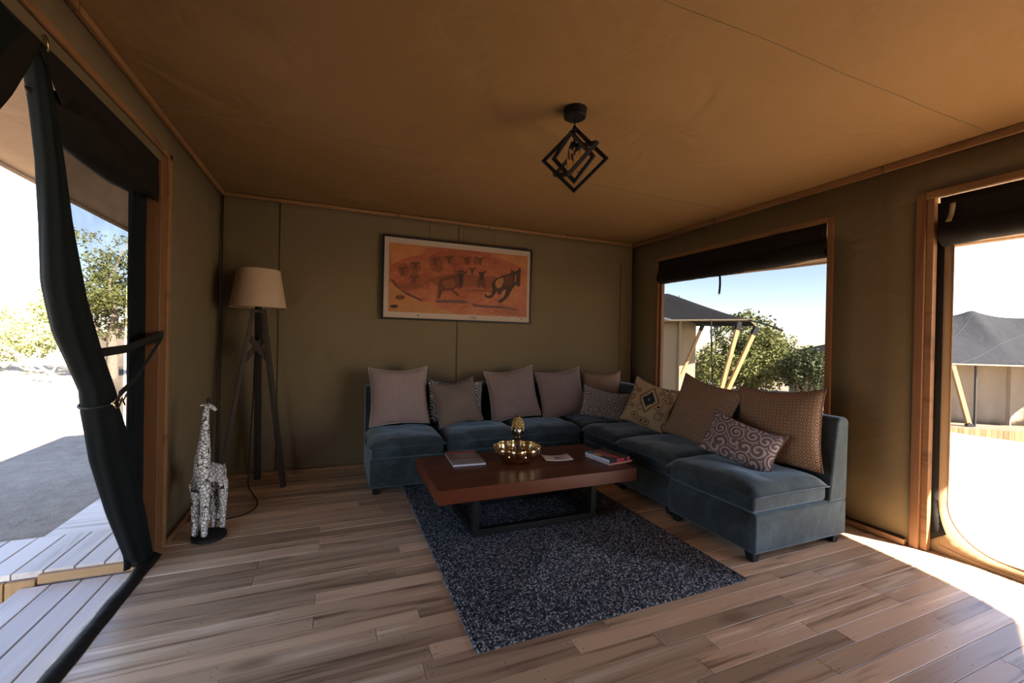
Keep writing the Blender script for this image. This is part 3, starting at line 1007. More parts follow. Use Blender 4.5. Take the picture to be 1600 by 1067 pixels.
# base under the room so no light leaks
struct(MB().box((XL - 0.05, YF, -0.6), (XR + 0.06, YB + 0.1, -0.11)).build('foundation', 'dark_wood'), 'dark base under the tent floor')
#@@OBJECTS

# ------------------------------------------------------------------ sofa


def cushion_top(w, d, z0, rise, seed):
    """soft pillow top with a lipped edge"""
    b = MB()
    n = 22
    def f(u, v):
        a = u * 2 - 1; c = v * 2 - 1
        k = (max(0, 1 - abs(a) ** 5) * max(0, 1 - abs(c) ** 5)) ** 0.42
        wv = 0.010 * nz(u * 3 + seed, v * 3) + 0.005 * nz(u * 7, v * 7, seed)
        pin = 1 - 0.012 * (1 - c * c) * abs(a); pin2 = 1 - 0.012 * (1 - a * a) * abs(c)
        return (a * w / 2 * pin, d / 2 + c * d / 2 * pin2, z0 + rise * k * (1 + wv * 8) + wv * k - 0.006 * (abs(a) * abs(c)) ** 6)
    b.grid(f, n, n)
    b.grid(lambda u, v: ((u * 2 - 1) * w / 2 * 0.97, d / 2 + (v * 2 - 1) * d / 2 * 0.97, z0 - 0.012), 2, 2)
    rim = []
    for i in range(n): rim.append(f(i / (n - 1), 0))
    for i in range(1, n): rim.append(f(1, i / (n - 1)))
    for i in range(1, n): rim.append(f(1 - i / (n - 1), 1))
    for i in range(1, n - 1): rim.append(f(0, 1 - i / (n - 1)))
    return b, rim


def sofa(name, w, d, loc, rotz, label, back=True, side=None, seed=0.0, group='velvet sofa sections'):
    e_ = thing(name, label, 'sofa', loc, rotz, group)
    BT = 0.175
    MB().box((-w / 2, 0.012, 0.055), (w / 2, d, 0.283)).build('base', 'velvet', e_, bevel=0.016, seg=3)
    cd_ = d - BT - 0.01
    cw = w
    if side: cw = w - BT
    o_ = MB().box((-cw / 2 + 0.010, 0.004, 0.287), (cw / 2 - 0.010, cd_, 0.383)).build('seat_cushion', 'velvet', e_, bevel=0.022, seg=3)
    if side: o_.location.x = -BT / 2
    tb, rim = cushion_top(cw + 0.006, cd_ + 0.012, 0.385, 0.072, seed)
    t_ = tb.build('cushion_top', 'velvet', o_, smooth=True)
    t_.location.y = -0.012
    p_ = MB().tube(rim, 0.0055, 6, closed=True).build('piping', 'velvet', o_, smooth=True)
    p_.location.y = -0.012
    if back:
        poly = [(d - BT, 0.275), (d, 0.275), (d + 0.010, 0.775), (d - 0.012, 0.80), (d - 0.085, 0.80), (d - 0.105, 0.775)]
        MB().prism(poly, 'x', -w / 2, w / 2).build('backrest', 'velvet', e_, bevel=0.016, seg=3)
    if side:
        s_ = w / 2
        poly = [(s_ - BT, 0.275), (s_, 0.275), (s_ + 0.010, 0.775), (s_ - 0.012, 0.80), (s_ - 0.085, 0.80), (s_ - 0.105, 0.775)]
        MB().prism(poly, 'y', 0.012, d).build('backrest', 'velvet', e_, bevel=0.016, seg=3)
    for sx in (-1, 1):
        for yy in (0.055, d - 0.06):
            MB().bar((sx * (w / 2 - 0.05), yy, 0.0), (sx * (w / 2 - 0.05), yy, 0.058), 0.042, 0.042, w2=0.062).build('leg', 'black_paint', e_)
    return e_


sofa('sofa_section', 0.60, 0.77, (0.565, 3.50, 0.0), 0, 'teal velvet sofa section nearest the lamp, at the free end of its row', seed=1.3)
sofa('sofa_section', 0.70, 0.72, (1.222, 3.55, 0.0), 0, 'teal velvet sofa section with the plain grey cushion on it', seed=4.1)
sofa('sofa_section', 0.66, 0.68, (1.907, 3.59, 0.0), 0, 'teal velvet sofa section behind the gold head figurine', seed=7.7)
sofa('sofa_section', 0.79, 0.645, (2.645, 3.630, 0.0), 0, 'dark teal velvet corner section between the two sofa rows', side=True, seed=2.2)
sofa('sofa_section', 0.555, 0.785, (2.255, 3.343, 0.0), -PI / 2, 'dark teal velvet sofa section carrying the medallion cushion', seed=5.5)
sofa('sofa_section', 0.665, 0.80, (2.240, 2.728, 0.0), -PI / 2, 'dark teal velvet sofa section under the window, second from the near end', seed=9.4)
sofa('sofa_section', 0.685, 0.835, (2.205, 2.0475, 0.0), -PI / 2, 'blue grey velvet sofa section nearest the right doorway', seed=3.6)

# ------------------------------------------------------------------ cushions


def pillow(w, h, t, label, mat, loc, yaw, lean, roll, fringe=None, seed=0.0, group=None):
    e_ = thing('cushion', label, 'cushion', (0, 0, 0), 0, group)
    n = 26
    def f(u, v, s):
        a = u * 2 - 1; c = v * 2 - 1
        k = (max(0.0, 1 - a * a) * max(0.0, 1 - c * c)) ** 0.5
        wr = 0.10 * nz(u * 4 + seed, v * 4, s) + 0.05 * nz(u * 9, v * 9 + seed, s)
        x = a * w / 2 * (1 - 0.085 * (1 - c * c) * (abs(a) ** 2))
        z = c * h / 2 * (1 - 0.085 * (1 - a * a) * (abs(c) ** 2)) - 0.018 * (1 - a * a) * (c + 1) * 0.5
        bend = 0.025 * nz(a + seed, c, 9)
        return (x, s * t / 2 * k * (1 + wr) + bend, z)
    vs, fs, uvs = [], [], []
    for s in (-1, 1):
        o0 = len(vs)
        for j in range(n):
            for i in range(n):
                vs.append(f(i / (n - 1), j / (n - 1), s)); uvs.append((i / (n - 1) * w / 0.5, j / (n - 1) * h / 0.5))
        for j in range(n - 1):
            for i in range(n - 1):
                q = (o0 + j * n + i, o0 + j * n + i + 1, o0 + (j + 1) * n + i + 1, o0 + (j + 1) * n + i)
                fs.append(q if s < 0 else q[::-1])
    me = bpy.data.meshes.new('cover')
    me.from_pydata(vs, [], fs)
    ul = me.uv_layers.new(name='UVMap')
    for lp in me.loops: ul.data[lp.index].uv = uvs[lp.vertex_index]
    me.update()
    link('cover', me, mat, e_, smooth=True)
    rim = [f(i / (n - 1), 0, 1) for i in range(n)] + [f(1, i / (n - 1), 1) for i in range(1, n)] + [f(1 - i / (n - 1), 1, 1) for i in range(1, n)] + [f(0, 1 - i / (n - 1), 1) for i in range(1, n - 1)]
    MB().tube(rim, 0.004, 6, closed=True).build('edging', fringe or mat, e_, smooth=True)
    M = Matrix.Translation(loc) @ Matrix.Rotation(yaw, 4, 'Z') @ Matrix.Rotation(-lean, 4, 'X') @ Matrix.Rotation(roll, 4, 'Y')
    e_.location = loc
    e_.rotation_euler = M.to_euler()
    return e_


plain('fringe_cream', (0.34, 0.30, 0.27), 0.9)
plain('edge_brown', (0.16, 0.09, 0.07), 0.9)
pillow(0.53, 0.53, 0.15, 'red and white diamond cushion at the lamp end of the sofa', 'diamond_red', (0.545, 3.99, 0.722), 0, R(14), R(-1), 'fringe_cream', 1)
pillow(0.56, 0.41, 0.12, 'dark cushion with pale spirals half hidden behind the plain grey cushion', 'spiral_dark', (1.085, 4.03, 0.652), 0, R(14), R(3), None, 2)
pillow(0.435, 0.42, 0.13, 'plain taupe grey cushion leaning on the sofa', 'taupe_cloth', (1.055, 3.885, 0.664), R(2), R(20), R(-9), None, 3)
pillow(0.53, 0.52, 0.15, 'rose diamond cushion behind the figurine, left of two alike', 'diamond_rose', (1.665, 3.99, 0.71), R(-3), R(14), R(-7), 'fringe_cream', 4, 'rose diamond cushions')
pillow(0.53, 0.51, 0.15, 'rose diamond cushion beside the corner, right of two alike', 'diamond_rose', (2.225, 3.99, 0.70), R(-4), R(14), R(-7), 'fringe_cream', 5, 'rose diamond cushions')
pillow(0.46, 0.44, 0.14, 'small rust diamond cushion standing in the sofa corner', 'diamond_rust', (2.74, 4.02, 0.71), R(-25), R(10), R(-2), 'edge_brown', 6)
pillow(0.50, 0.33, 0.12, 'grey scroll patterned oblong cushion in the sofa corner', 'scroll_grey', (2.60, 3.74, 0.605), R(-18), R(22), R(12), None, 7)
pillow(0.47, 0.46, 0.14, 'tan medallion cushion with dark blue diamond centre', 'ikat', (2.775, 3.275, 0.655), R(-66), R(18), R(14), None, 8)
pillow(0.55, 0.55, 0.16, 'rust and tan diamond cushion under the window, beside the medallion cushion', 'diamond_rust', (2.79, 2.66, 0.688), R(-80), R(18), R(11), 'edge_brown', 9)
pillow(0.54, 0.53, 0.16, 'rust and tan diamond cushion at the near end of the sofa', 'diamond_rust', (2.79, 2.00, 0.705), R(-74), R(14), R(-3), 'edge_brown', 10)
pillow(0.475, 0.30, 0.13, 'mauve scroll patterned oblong cushion leaning on the near rust cushion', 'scroll_mauve', (2.53, 2.07, 0.598), R(-64), R(26), R(15), None, 11)

# ------------------------------------------------------------------ braided rug


def rug():
    x0, x1, y0, y1 = 0.54, 2.045, 1.612, 3.72
    pit = 0.0150
    b = MB()
    rings = int((x1 - x0) / 2 / pit)
    for r in range(rings):
        o_ = (r + 0.5) * pit
        xa, xb, ya_, yb_ = x0 + o_, x1 - o_, y0 + o_, y1 - o_
        if xb - xa < pit * 0.6: break
        path = []
        rc = 0.012 if r == 0 else 0.004
        for (p, q) in (((xa, ya_), (xb, ya_)), ((xb, ya_), (xb, yb_)), ((xb, yb_), (xa, yb_)), ((xa, yb_), (xa, ya_))):
            L = math.hypot(q[0] - p[0], q[1] - p[1]); n = max(2, int(L / 0.0125))
            for i in range(n):
                t = i / n
                path.append((lerp(p[0], q[0], t), lerp(p[1], q[1], t), (q[0] - p[0]) / L, (q[1] - p[1]) / L))
        N = len(path)
        vs = []
        for i, (px, py, dx, dy) in enumerate(path):
            nx, ny = dy, -dx
            up_ = i % 2
            wob = 0.0015 * nz(px * 6, py * 6)
            for k_, (s, z) in enumerate(((0.62, 0.0), (0.5, 0.0065 + (0.0022 if up_ else 0)), (0.0, 0.0105 + (0.0016 if not up_ else 0)), (-0.5, 0.0065 + (0.0022 if not up_ else 0)))):
                vs.append((px + nx * s * pit, py + ny * s * pit, z + wob * (z > 0)))
        fs = []
        for i in range(N):
            j = (i + 1) % N
            for k_ in range(3): fs.append((i * 4 + k_, i * 4 + k_ + 1, j * 4 + k_ + 1, j * 4 + k_))
        b.add(vs, fs)
    e_ = thing('rug', 'dark blue and grey braided rug under the coffee table', 'rug', (1.29, 2.66, 0.0))
    o_ = b.build('braid', 'rug_yarn', e_, (1.29, 2.66, -0.0005), smooth=False, recalc=False)
    o_['kind'] = 'stuff'
    MB().box((x0 + 0.006, y0 + 0.006, 0.0006), (x1 - 0.006, y1 - 0.006, 0.0055)).build('backing', 'rug_yarn', e_, (1.29, 2.66, 0))


rug()

# ------------------------------------------------------------------ coffee table
ZT = 0.372
e = thing('coffee_table', 'low coffee table with thick red brown timber top', 'table', (1.262, 2.79, 0.013))
og = (1.262, 2.79, 0.0)
e.location.z = 0.0
tx0, tx1, ty0, ty1 = 0.562, 1.965, 2.425, 3.160
wd = (ty1 - ty0) / 3
for i in range(3):
    o = MB().box((0, 0, 0), (tx1 - tx0, wd - 0.0008, 0.086)).build('tabletop_board', 'table_wood', e, bevel=0.0035)
    o.location = (tx0 - og[0], ty0 + wd * i - og[1], ZT - 0.086)
fx0, fx1, fy0, fy1 = 0.81, 1.715, 2.545, 3.07
t_ = 0.042
for x in (fx0, fx1 - t_):
    for y in (fy0, fy1 - t_):
        MB().box((x, y, 0.0135), (x + t_, y + t_, ZT - 0.0865)).build('leg', 'black_metal', e, og, bevel=0.002)
for z0 in (0.0135, ZT - 0.13):
    for y in (fy0, fy1 - t_):
        MB().box((fx0 + t_, y, z0), (fx1 - t_, y + t_, z0 + t_)).build('rail', 'black_metal', e, og, bevel=0.002)
    for x in (fx0, fx1 - t_):
        MB().box((x, fy0 + t_, z0), (x + t_, fy1 - t_, z0 + t_)).build('rail', 'black_metal', e, og, bevel=0.002)


def book(name, w, h, t, loc, rotz, cover, label, cat='book', hard=True, extra=None):
    """closed book lying flat: spine along the front (-y) edge"""
    e_ = thing(name, label, cat, loc, rotz)
    MB().box((-w / 2 + 0.003, -h / 2 + 0.002, 0.0015), (w / 2 - 0.003, h / 2 - 0.003, t - 0.0015)).build('pages', 'book_pages', e_)
    b_ = MB().box((-w / 2, -h / 2, 0), (w / 2, h / 2, 0.0015)); b_.box((-w / 2, -h / 2, t - 0.0015), (w / 2, h / 2, t))
    if hard: b_.box((-w / 2, -h / 2, 0.0015), (w / 2, -h / 2 + 0.0018, t - 0.0015))
    b_.build('cover', cover, e_)
    for nm, a, c_, mt in (extra or []):
        MB().box(a, c_).build(nm, mt, e_)
    return e_


bk = book('magazine', 0.235, 0.345, 0.014, (0.887, 3.018, ZT), R(-4), 'mag_cover', 'thick magazine with a brown photo cover on the table\'s lamp side', 'magazine', hard=False,
          extra=[('cover_photo', (-0.116, -0.171, 0.014), (0.116, -0.05, 0.0143), 'mag_grey'), ('cover_photo', (-0.05, -0.02, 0.014), (0.09, 0.12, 0.0143), 'mag_grey'), ('cover_title', (-0.105, 0.128, 0.014), (0.105, 0.158, 0.0143), 'book_red')])
# leaflet
e = thing('leaflet', 'pale folded leaflet lying beside the gold bowl', 'leaflet', (1.545, 2.825, ZT), R(-10))
MB().grid(lambda u, v: (lerp(-0.105, 0.105, u), lerp(-0.075, 0.075, v), 0.002 + 0.012 * (abs(u - 0.5) * 2) ** 2 * (0.5 + 0.5 * v)), 12, 6).build('sheet', 'paper_white', e, smooth=True, solid=0.0012)
MB().add([(-0.03, -0.012, 0.0045), (0.03, -0.012, 0.0045), (0.006, 0.002, 0.0045), (0.0, 0.03, 0.0045), (-0.006, 0.002, 0.0045)], [(0, 1, 2, 3, 4)]).build('printed_emblem', 'black_paint', e, solid=0.0006)
MB().box((-0.018, -0.04, 0.0035), (0.018, -0.032, 0.0045)).build('printed_line', 'black_paint', e)
# stack of two books
book('book', 0.225, 0.265, 0.010, (1.91, 2.69, ZT), R(8), 'book_orange', 'thin orange book at the bottom of the small stack', 'book')
book('book', 0.205, 0.262, 0.028, (1.90, 2.695, ZT + 0.010), R(10), 'book_black', 'thick black and red paperback on top of the small stack', 'book',
     extra=[('spine_label', (-0.03, -0.1318, 0.003), (0.045, -0.1308, 0.025), 'book_red'), ('spine_label', (0.075, -0.1318, 0.001), (0.1025, -0.1308, 0.027), 'book_red'),
            ('cover_band', (-0.02, -0.12, 0.028), (0.015, 0.12, 0.0284), 'book_red'), ('cover_picture', (-0.10, -0.02, 0.028), (-0.06, 0.06, 0.0284), 'book_yellow'),
            ('cover_band', (-0.10, 0.07, 0.028), (-0.03, 0.128, 0.0284), 'book_blue'), ('cover_band', (-0.055, -0.10, 0.028), (-0.035, 0.06, 0.0284), 'mag_grey')])

# ------------------------------------------------------------------ gold bowl and figurine
BX, BY = 1.235, 2.855
e = thing('bowl', 'gold lotus shaped bowl with ribbed lobes on coffee table', 'bowl', (BX, BY, ZT), R(22.5))
N_ = 96
def lobe(t, i): return 1 + 0.16 * (abs(math.cos(4 * t)) ** 0.7 - 0.75)
prof = [(0.055, 0.0), (0.085, 0.004)]
for i in range(1, 15):
    t = i / 14
    prof.append((0.088 + 0.082 * math.sin(t * PI / 2) ** 0.8 + (0.004 if i % 2 else -0.003), 0.004 + 0.104 * t ** 1.1))
inn = [(r_ - 0.006, z_ + 0.002) for r_, z_ in reversed(prof[2:])]
full = prof + [(prof[-1][0] - 0.003, prof[-1][1] + 0.004)] + inn + [(0.04, 0.010)]
MB().lathe(full, N_, rad=lobe).build('body', 'gold', e, smooth=True)
MB().tube([((0.170 * lobe(2 * PI * i / 96, 0)) * math.cos(2 * PI * i / 96), (0.170 * lobe(2 * PI * i / 96, 0)) * math.sin(2 * PI * i / 96), 0.110) for i in range(96)], 0.0032, 6, closed=True).build('rim', 'gold', e, smooth=True)
for i in range(8):
    a = 2 * PI * (i + 0.5) / 8
    MB().sphere((0.125 * math.cos(a), 0.125 * math.sin(a), 0.058), 0.024, 12, 8).build('boss', 'gold', e, smooth=True)
e = thing('figurine', 'antique gold head figurine with curled hair standing in the bowl', 'figurine', (BX, BY, ZT + 0.0105), R(-24))
# faces -y
MB().lathe([(0.040, 0.0), (0.042, 0.01), (0.030, 0.03), (0.024, 0.09), (0.023, 0.135), (0.026, 0.165), (0.030, 0.172)], 20).build('neck', 'dark_bronze', e, smooth=True)
def facef(u, v):
    t = 2 * PI * u; p = -PI / 2 + PI * v
    z = 0.165 + 0.058 * math.sin(p)
    w_ = math.cos(p) ** 0.8 if math.cos(p) > 0 else 0
    rx = 0.037 * w_ * (1 - 0.16 * max(0, -math.sin(p)))
    ry = 0.040 * w_
    x = rx * math.sin(t); y_ = -ry * math.cos(t)
    fr = max(0, math.cos(t)) ** 6
    h_ = (z - 0.165) / 0.058
    bump_ = 0.010 * math.exp(-((h_ + 0.12) / 0.22) ** 2) * math.exp(-(x / 0.006) ** 2)
    bump_ += 0.005 * math.exp(-((h_ + 0.52) / 0.10) ** 2) * math.exp(-(x / 0.012) ** 2)
    bump_ -= 0.005 * math.exp(-((h_ - 0.14) / 0.13) ** 2) * (math.exp(-((x - 0.014) / 0.008) ** 2) + math.exp(-((x + 0.014) / 0.008) ** 2))
    bump_ += 0.004 * math.exp(-((h_ - 0.34) / 0.08) ** 2) * (math.exp(-((x - 0.014) / 0.012) ** 2) + math.exp(-((x + 0.014) / 0.012) ** 2))
    return (x, y_ - bump_ * (1 if math.cos(t) > 0 else 0), z)
MB().grid(facef, 48, 34, wrapu=True).build('face', 'dark_bronze', e, smooth=True)
b = MB()
for r_ in range(7):
    z = 0.192 + 0.0095 * r_
    rr = 0.042 * math.sqrt(max(0.05, 1 - (r_ / 7.0) ** 2))
    n = max(6, int(2 * PI * rr / 0.0115))
    for i in range(n):
        a = 2 * PI * (i + 0.5 * (r_ % 2)) / n
        b.sphere((rr * math.cos(a), rr * math.sin(a) + 0.003, z), 0.0068, 7, 5)
b.sphere((0, 0.003, 0.215), 0.040, 16, 10)
b.build('curled_hair', 'antique_gold', e, smooth=True)
MB().lathe([(0.022, 0.250), (0.018, 0.260), (0.010, 0.267), (0.007, 0.274), (0.005, 0.281), (0.002, 0.288)], 14, c=(0, 0.003, 0)).build('topknot', 'antique_gold', e, smooth=True)
for s in (-1, 1):
    MB().tube([(s * 0.036, 0.006, 0.192), (s * 0.042, 0.008, 0.180), (s * 0.039, 0.006, 0.160), (s * 0.036, 0.004, 0.135)], [0.004, 0.0065, 0.005, 0.006], 8).build('ear', 'dark_bronze', e, smooth=True)

for ch in e.children:
    if not ch.name.startswith('neck'): ch.location.z += 0.05

# ------------------------------------------------------------------ floor lamp
LX, LY = -0.588, 4.03
e = thing('floor_lamp', 'dark wood tripod floor lamp with linen drum shade', 'lamp', (LX, LY, 0))
og = (LX, LY, 0)
n = 48
sh = MB()
sh.lathe([(0.203, 1.470), (0.204, 1.476), (0.156, 1.772), (0.155, 1.778), (0.152, 1.778), (0.152, 1.772), (0.200, 1.476), (0.200, 1.470), (0.203, 1.470)], n, c=(LX, LY, 0), capb=False, capt=False)
so_ = sh.build('lamp_shade', 'shade_linen', e, og, smooth=True)
for z, r_ in ((1.472, 0.2035), (1.776, 0.1555)):
    MB().tube([(LX + r_ * math.cos(2 * PI * i / n), LY + r_ * math.sin(2 * PI * i / n), z) for i in range(n)], 0.004, 6, closed=True).build('shade_rim', 'shade_linen', so_, og, smooth=True)
MB().lathe([(0.024, 1.44), (0.024, 1.52), (0.016, 1.53), (0.016, 1.57)], 16, c=(LX, LY, 0)).build('socket', 'black_metal', e, og, smooth=True)
MB().sphere((LX, LY, 1.61), 0.032, 14, 10, sz=1.25).build('bulb', 'white_plastic', e, og, smooth=True)
spk = MB()
for i in range(3):
    a = 2 * PI * i / 3
    spk.tube([(LX + 0.016 * math.cos(a), LY + 0.016 * math.sin(a), 1.53), (LX + 0.195 * math.cos(a), LY + 0.195 * math.sin(a), 1.49)], 0.0025, 6)
spk.build('shade_carrier', 'black_metal', e, og)
top = Vector((LX, LY, 1.46))
feet = [Vector((-0.376, 3.975, 0.0)), Vector((-0.835, 3.98, 0.0)), Vector((-0.605, 4.255, 0.0))]
for i, f_ in enumerate(feet):
    d_ = (f_ - top); d_.z = 0
    tp = top + d_.normalized() * 0.035
    MB().bar(f_, tp, 0.052, 0.030, up=(d_.x, d_.y, 0.0) if i < 2 else (0, 1, 0)).build('leg', 'dark_wood', e, og, bevel=0.002)
MB().box((LX - 0.045, LY - 0.045, 1.43), (LX + 0.045, LY + 0.045, 1.455)).build('top_plate', 'dark_wood', e, og, bevel=0.003)
def onleg(i, z):
    d_ = (feet[i] - top); d_.z = 0
    tp = top + d_.normalized() * 0.035
    return feet[i].lerp(tp, z / tp.z)
a, c_ = onleg(0, 1.04), onleg(1, 1.24)
MB().bar(a, c_, 0.045, 0.020, up=(0, 1, 0)).build('brace', 'dark_wood', e, og, bevel=0.002)
a, c_ = onleg(0, 1.24) + Vector((0, 0.021, 0)), onleg(1, 1.04) + Vector((0, 0.021, 0))
MB().bar(a, c_, 0.045, 0.020, up=(0, 1, 0)).build('brace', 'dark_wood', e, og, bevel=0.002)
MB().bar(onleg(2, 1.13), (LX, LY + 0.02, 1.13), 0.045, 0.020, up=(1, 0, 0)).build('brace', 'dark_wood', e, og, bevel=0.002)
# its cord
def smooth_path(pts, k=8):
    P = [Vector(p) for p in pts]; P = [P[0] * 2 - P[1]] + P + [P[-1] * 2 - P[-2]]
    out = []
    for i in range(1, len(P) - 2):
        for j in range(k):
            t = j / k
            out.append(0.5 * ((2 * P[i]) + (-P[i - 1] + P[i + 1]) * t + (2 * P[i - 1] - 5 * P[i] + 4 * P[i + 1] - P[i + 2]) * t * t + (-P[i - 1] + 3 * P[i] - 3 * P[i + 1] + P[i + 2]) * t ** 3))
    out.append(P[-2])
    return out
MB().tube(smooth_path([(LX - 0.02, LY + 0.03, 1.42), (-0.63, 4.15, 0.8), (-0.655, 4.20, 0.35), (-0.66, 4.17, 0.08), (-0.635, 4.04, 0.006), (-0.578, 3.86, 0.006), (-0.51, 3.62, 0.006), (-0.545, 3.45, 0.006), (-0.66, 3.385, 0.006), (-0.735, 3.40, 0.008), (-0.765, 3.43, 0.03)]), 0.0045, 6).build('power_cord', 'dark_cord', e, og, smooth=True)
e = thing('power_strip', 'white power strip on the floor behind the giraffe', 'power strip', (-0.775, 3.44, 0.0), R(12))
MB().box((-0.075, -0.028, 0.0), (0.075, 0.028, 0.036)).build('housing', 'white_plastic', e, bevel=0.005)
for x in (-0.045, 0.0, 0.045):
    MB().lathe([(0.016, 0.036), (0.016, 0.0365)], 14, c=(x, 0, 0)).build('socket', 'paper_white', e)
MB().bar((0.06, 0.0, 0.036), (0.085, 0.01, 0.085), 0.026, 0.02).build('plug', 'white_plastic', e, bevel=0.003)
struct(MB().tube([(XL + 0.018, 4.30, 0.05), (XL + 0.018, 4.30, 1.3), (XL + 0.016, 4.31, 2.43)], 0.003, 6).build('trim_12', 'dark_cord', smooth=True), 'black cable running up the corner behind the lamp')

# ------------------------------------------------------------------ giraffe statue
GX, GY = -0.697, 3.125
e = thing('giraffe_statue', 'white mosaic giraffe statue on a black oval base', 'statue', (GX, GY, 0))
bs = MB()
bs.lathe([(0.096, 0.0), (0.100, 0.004), (0.100, 0.020), (0.096, 0.024)], 40)
o = bs.build('base', 'black_paint', e, smooth=False, bevel=0.0)
o.scale = (0.92, 1.0, 1); o.rotation_euler.z = R(20)


def skin(name, joints, edges, mat, parent, sub=2):
    me = bpy.data.meshes.new(name)
    me.from_pydata([j[0] for j in joints], edges, [])
    o_ = bpy.data.objects.new(name, me); COL.objects.link(o_)
    md = o_.modifiers.new('skin', 'SKIN')
    for i, j in enumerate(joints):
        r_ = j[1]
        me.skin_vertices[0].data[i].radius = r_ if isinstance(r_, tuple) else (r_, r_)
    me.skin_vertices[0].data[0].use_root = True
    md.use_smooth_shade = True
    sd = o_.modifiers.new('sub', 'SUBSURF'); sd.levels = sub; sd.render_levels = sub
    me.materials.append(MATS[mat])
    o_.parent = parent
    return o_


# local axes: body axis runs from chest (left, towards the viewer) to rump (right, away)
ax = Vector((0.036, 0.062, 0)); pr = Vector((0.030, -0.017, 0))
J = [((0.0, 0.0, 0.400), 0.054),                                            # 0 belly centre (root)
     (tuple(-ax * 0.9 + Vector((0, 0, 0.425))), 0.052),                     # 1 chest
     (tuple(ax * 0.9 + Vector((0, 0, 0.390))), 0.050),                      # 2 rump
     (tuple(-ax * 0.72 + Vector((0, 0, 0.525))), 0.041),                    # 3 neck base
     (tuple(-ax * 0.62 + Vector((0, 0, 0.62))), 0.029),                     # 4
     (tuple(-ax * 0.60 + Vector((0, 0, 0.725))), 0.021),                   # 5
     (tuple(-ax * 0.52 + Vector((0.0, 0, 0.800))), 0.0165),                 # 6 nape
     (tuple(-ax * 0.30 + Vector((0.008, -0.006, 0.815))), 0.0200),          # 7 skull
     (tuple(-ax * 0.30 + Vector((0.032, -0.020, 0.797))), 0.0125),          # 8 muzzle
     (tuple(-ax * 0.30 + Vector((0.050, -0.028, 0.786))), 0.0105)]          # 9 nose
E_ = [(0, 1), (0, 2), (1, 3), (3, 4), (4, 5), (5, 6), (6, 7), (7, 8), (8, 9)]
for base_i, sgn_, side_ in ((1, -1, 1), (1, -1, -1), (2, 1, 1), (2, 1, -1)):
    top_ = Vector(J[base_i][0])
    hip = Vector((top_.x, top_.y, 0)) + pr * side_ * 0.85
    k0 = len(J)
    if sgn_ < 0:
        zs_ = ((0.31, 0.030), (0.20, 0.0235), (0.17, 0.0225), (0.06, 0.0165), (0.033, 0.019))
    else:
        zs_ = ((0.30, 0.032), (0.20, 0.0235), (0.16, 0.0215), (0.06, 0.0165), (0.033, 0.019))
    for z_, r_ in zs_: J.append((tuple(hip * (1.0 if z_ > 0.3 else 1.05) + Vector((0, 0, z_))), r_))
    E_.append((base_i, k0))
    for q in range(4): E_.append((k0 + q, k0 + q + 1))
skin('body', J, E_, 'mosaic', e)
hd = Vector(J[7][0])
for s in (-1, 1):
    side_v = Vector((0.35, 0.94, 0)) * s
    MB().tube([hd + side_v * 0.009 + Vector((-0.004, 0, 0.014)), hd + side_v * 0.010 + Vector((-0.006, 0, 0.036)), hd + side_v * 0.010 + Vector((-0.006, 0, 0.044))], [0.0042, 0.0040, 0.006], 8).build('horn', 'black_paint', e, smooth=True)
    MB().tube([hd + side_v * 0.012 + Vector((-0.012, 0, 0.004)), hd + side_v * 0.026 + Vector((-0.022, 0, 0.008)), hd + side_v * 0.036 + Vector((-0.028, 0, 0.004))], [0.005, 0.008, 0.002], 8).build('ear', 'mosaic', e, smooth=True)
rp = Vector(J[2][0])
MB().tube([rp + Vector((0.02, 0.038, 0.03)), rp + Vector((0.028, 0.050, -0.02)), rp + Vector((0.028, 0.052, -0.10))], [0.006, 0.005, 0.007], 8).build('tail', 'mosaic', e, smooth=True)

# ------------------------------------------------------------------ picture
PX0, PX1, PZ0, PZ1 = 0.402, 1.985, 1.428, 2.243
YP = 4.285
e = thing('picture', 'framed orange painting of running wildebeest on back wall', 'picture', (PX0, YP, PZ0))
og = (PX0, YP, PZ0)
fw = 0.018
for a, c_ in (((PX0, YP - 0.008, PZ0), (PX1, YP + 0.03, PZ0 + fw)), ((PX0, YP - 0.008, PZ1 - fw), (PX1, YP + 0.03, PZ1)), ((PX0, YP - 0.008, PZ0 + fw), (PX0 + fw, YP + 0.03, PZ1 - fw)), ((PX1 - fw, YP - 0.008, PZ0 + fw), (PX1, YP + 0.03, PZ1 - fw))):
    MB().box(a, c_).build('frame_bar', 'black_paint', e, og, bevel=0.002)
MB().box((PX0 + fw, YP + 0.004, PZ0 + fw), (PX1 - fw, YP + 0.02, PZ1 - fw)).build('mat_border', 'mat_board', e, og)
QX0, QX1, QZ0, QZ1 = 0.466, 1.932, 1.502, 2.170
pt = MB().box((QX0, YP + 0.0020, QZ0), (QX1, YP + 0.0045, QZ1)).build('painting', 'painted_ground', e, og)
def pic_xy(x, y):
    v = 0.5
    for _ in range(8):
        xl = lerp(172, 148, v); xr = lerp(1392, 1368, v)
        u = (x - xl) / (xr - xl)
        yt = lerp(222, 352, u); yb_ = lerp(835, 892, u)
        v = (y - yt) / (yb_ - yt)
    return lerp(QX0, QX1, u), lerp(QZ1, QZ0, v)
layer = [0]
def paint(pts, mat, name='painted_shape'):
    layer[0] += 1
    yy_ = YP + 0.0018 - layer[0] * 0.00006
    P = [pic_xy(*p) for p in pts]
    b_ = MB().add([(x, yy_, z) for x, z in P], [tuple(range(len(P)))])
    b_.build(name, mat, pt, og)
def blob(cx_, cy_, rx, ry, mat, seed=0, n=18, name='painted_shape'):
    paint([(cx_ + rx * math.cos(2 * PI * i / n) * (1 + 0.35 * nz(i * 0.7, seed)), cy_ + ry * math.sin(2 * PI * i / n) * (1 + 0.35 * nz(i * 0.7, seed + 5))) for i in range(n)], mat, name)
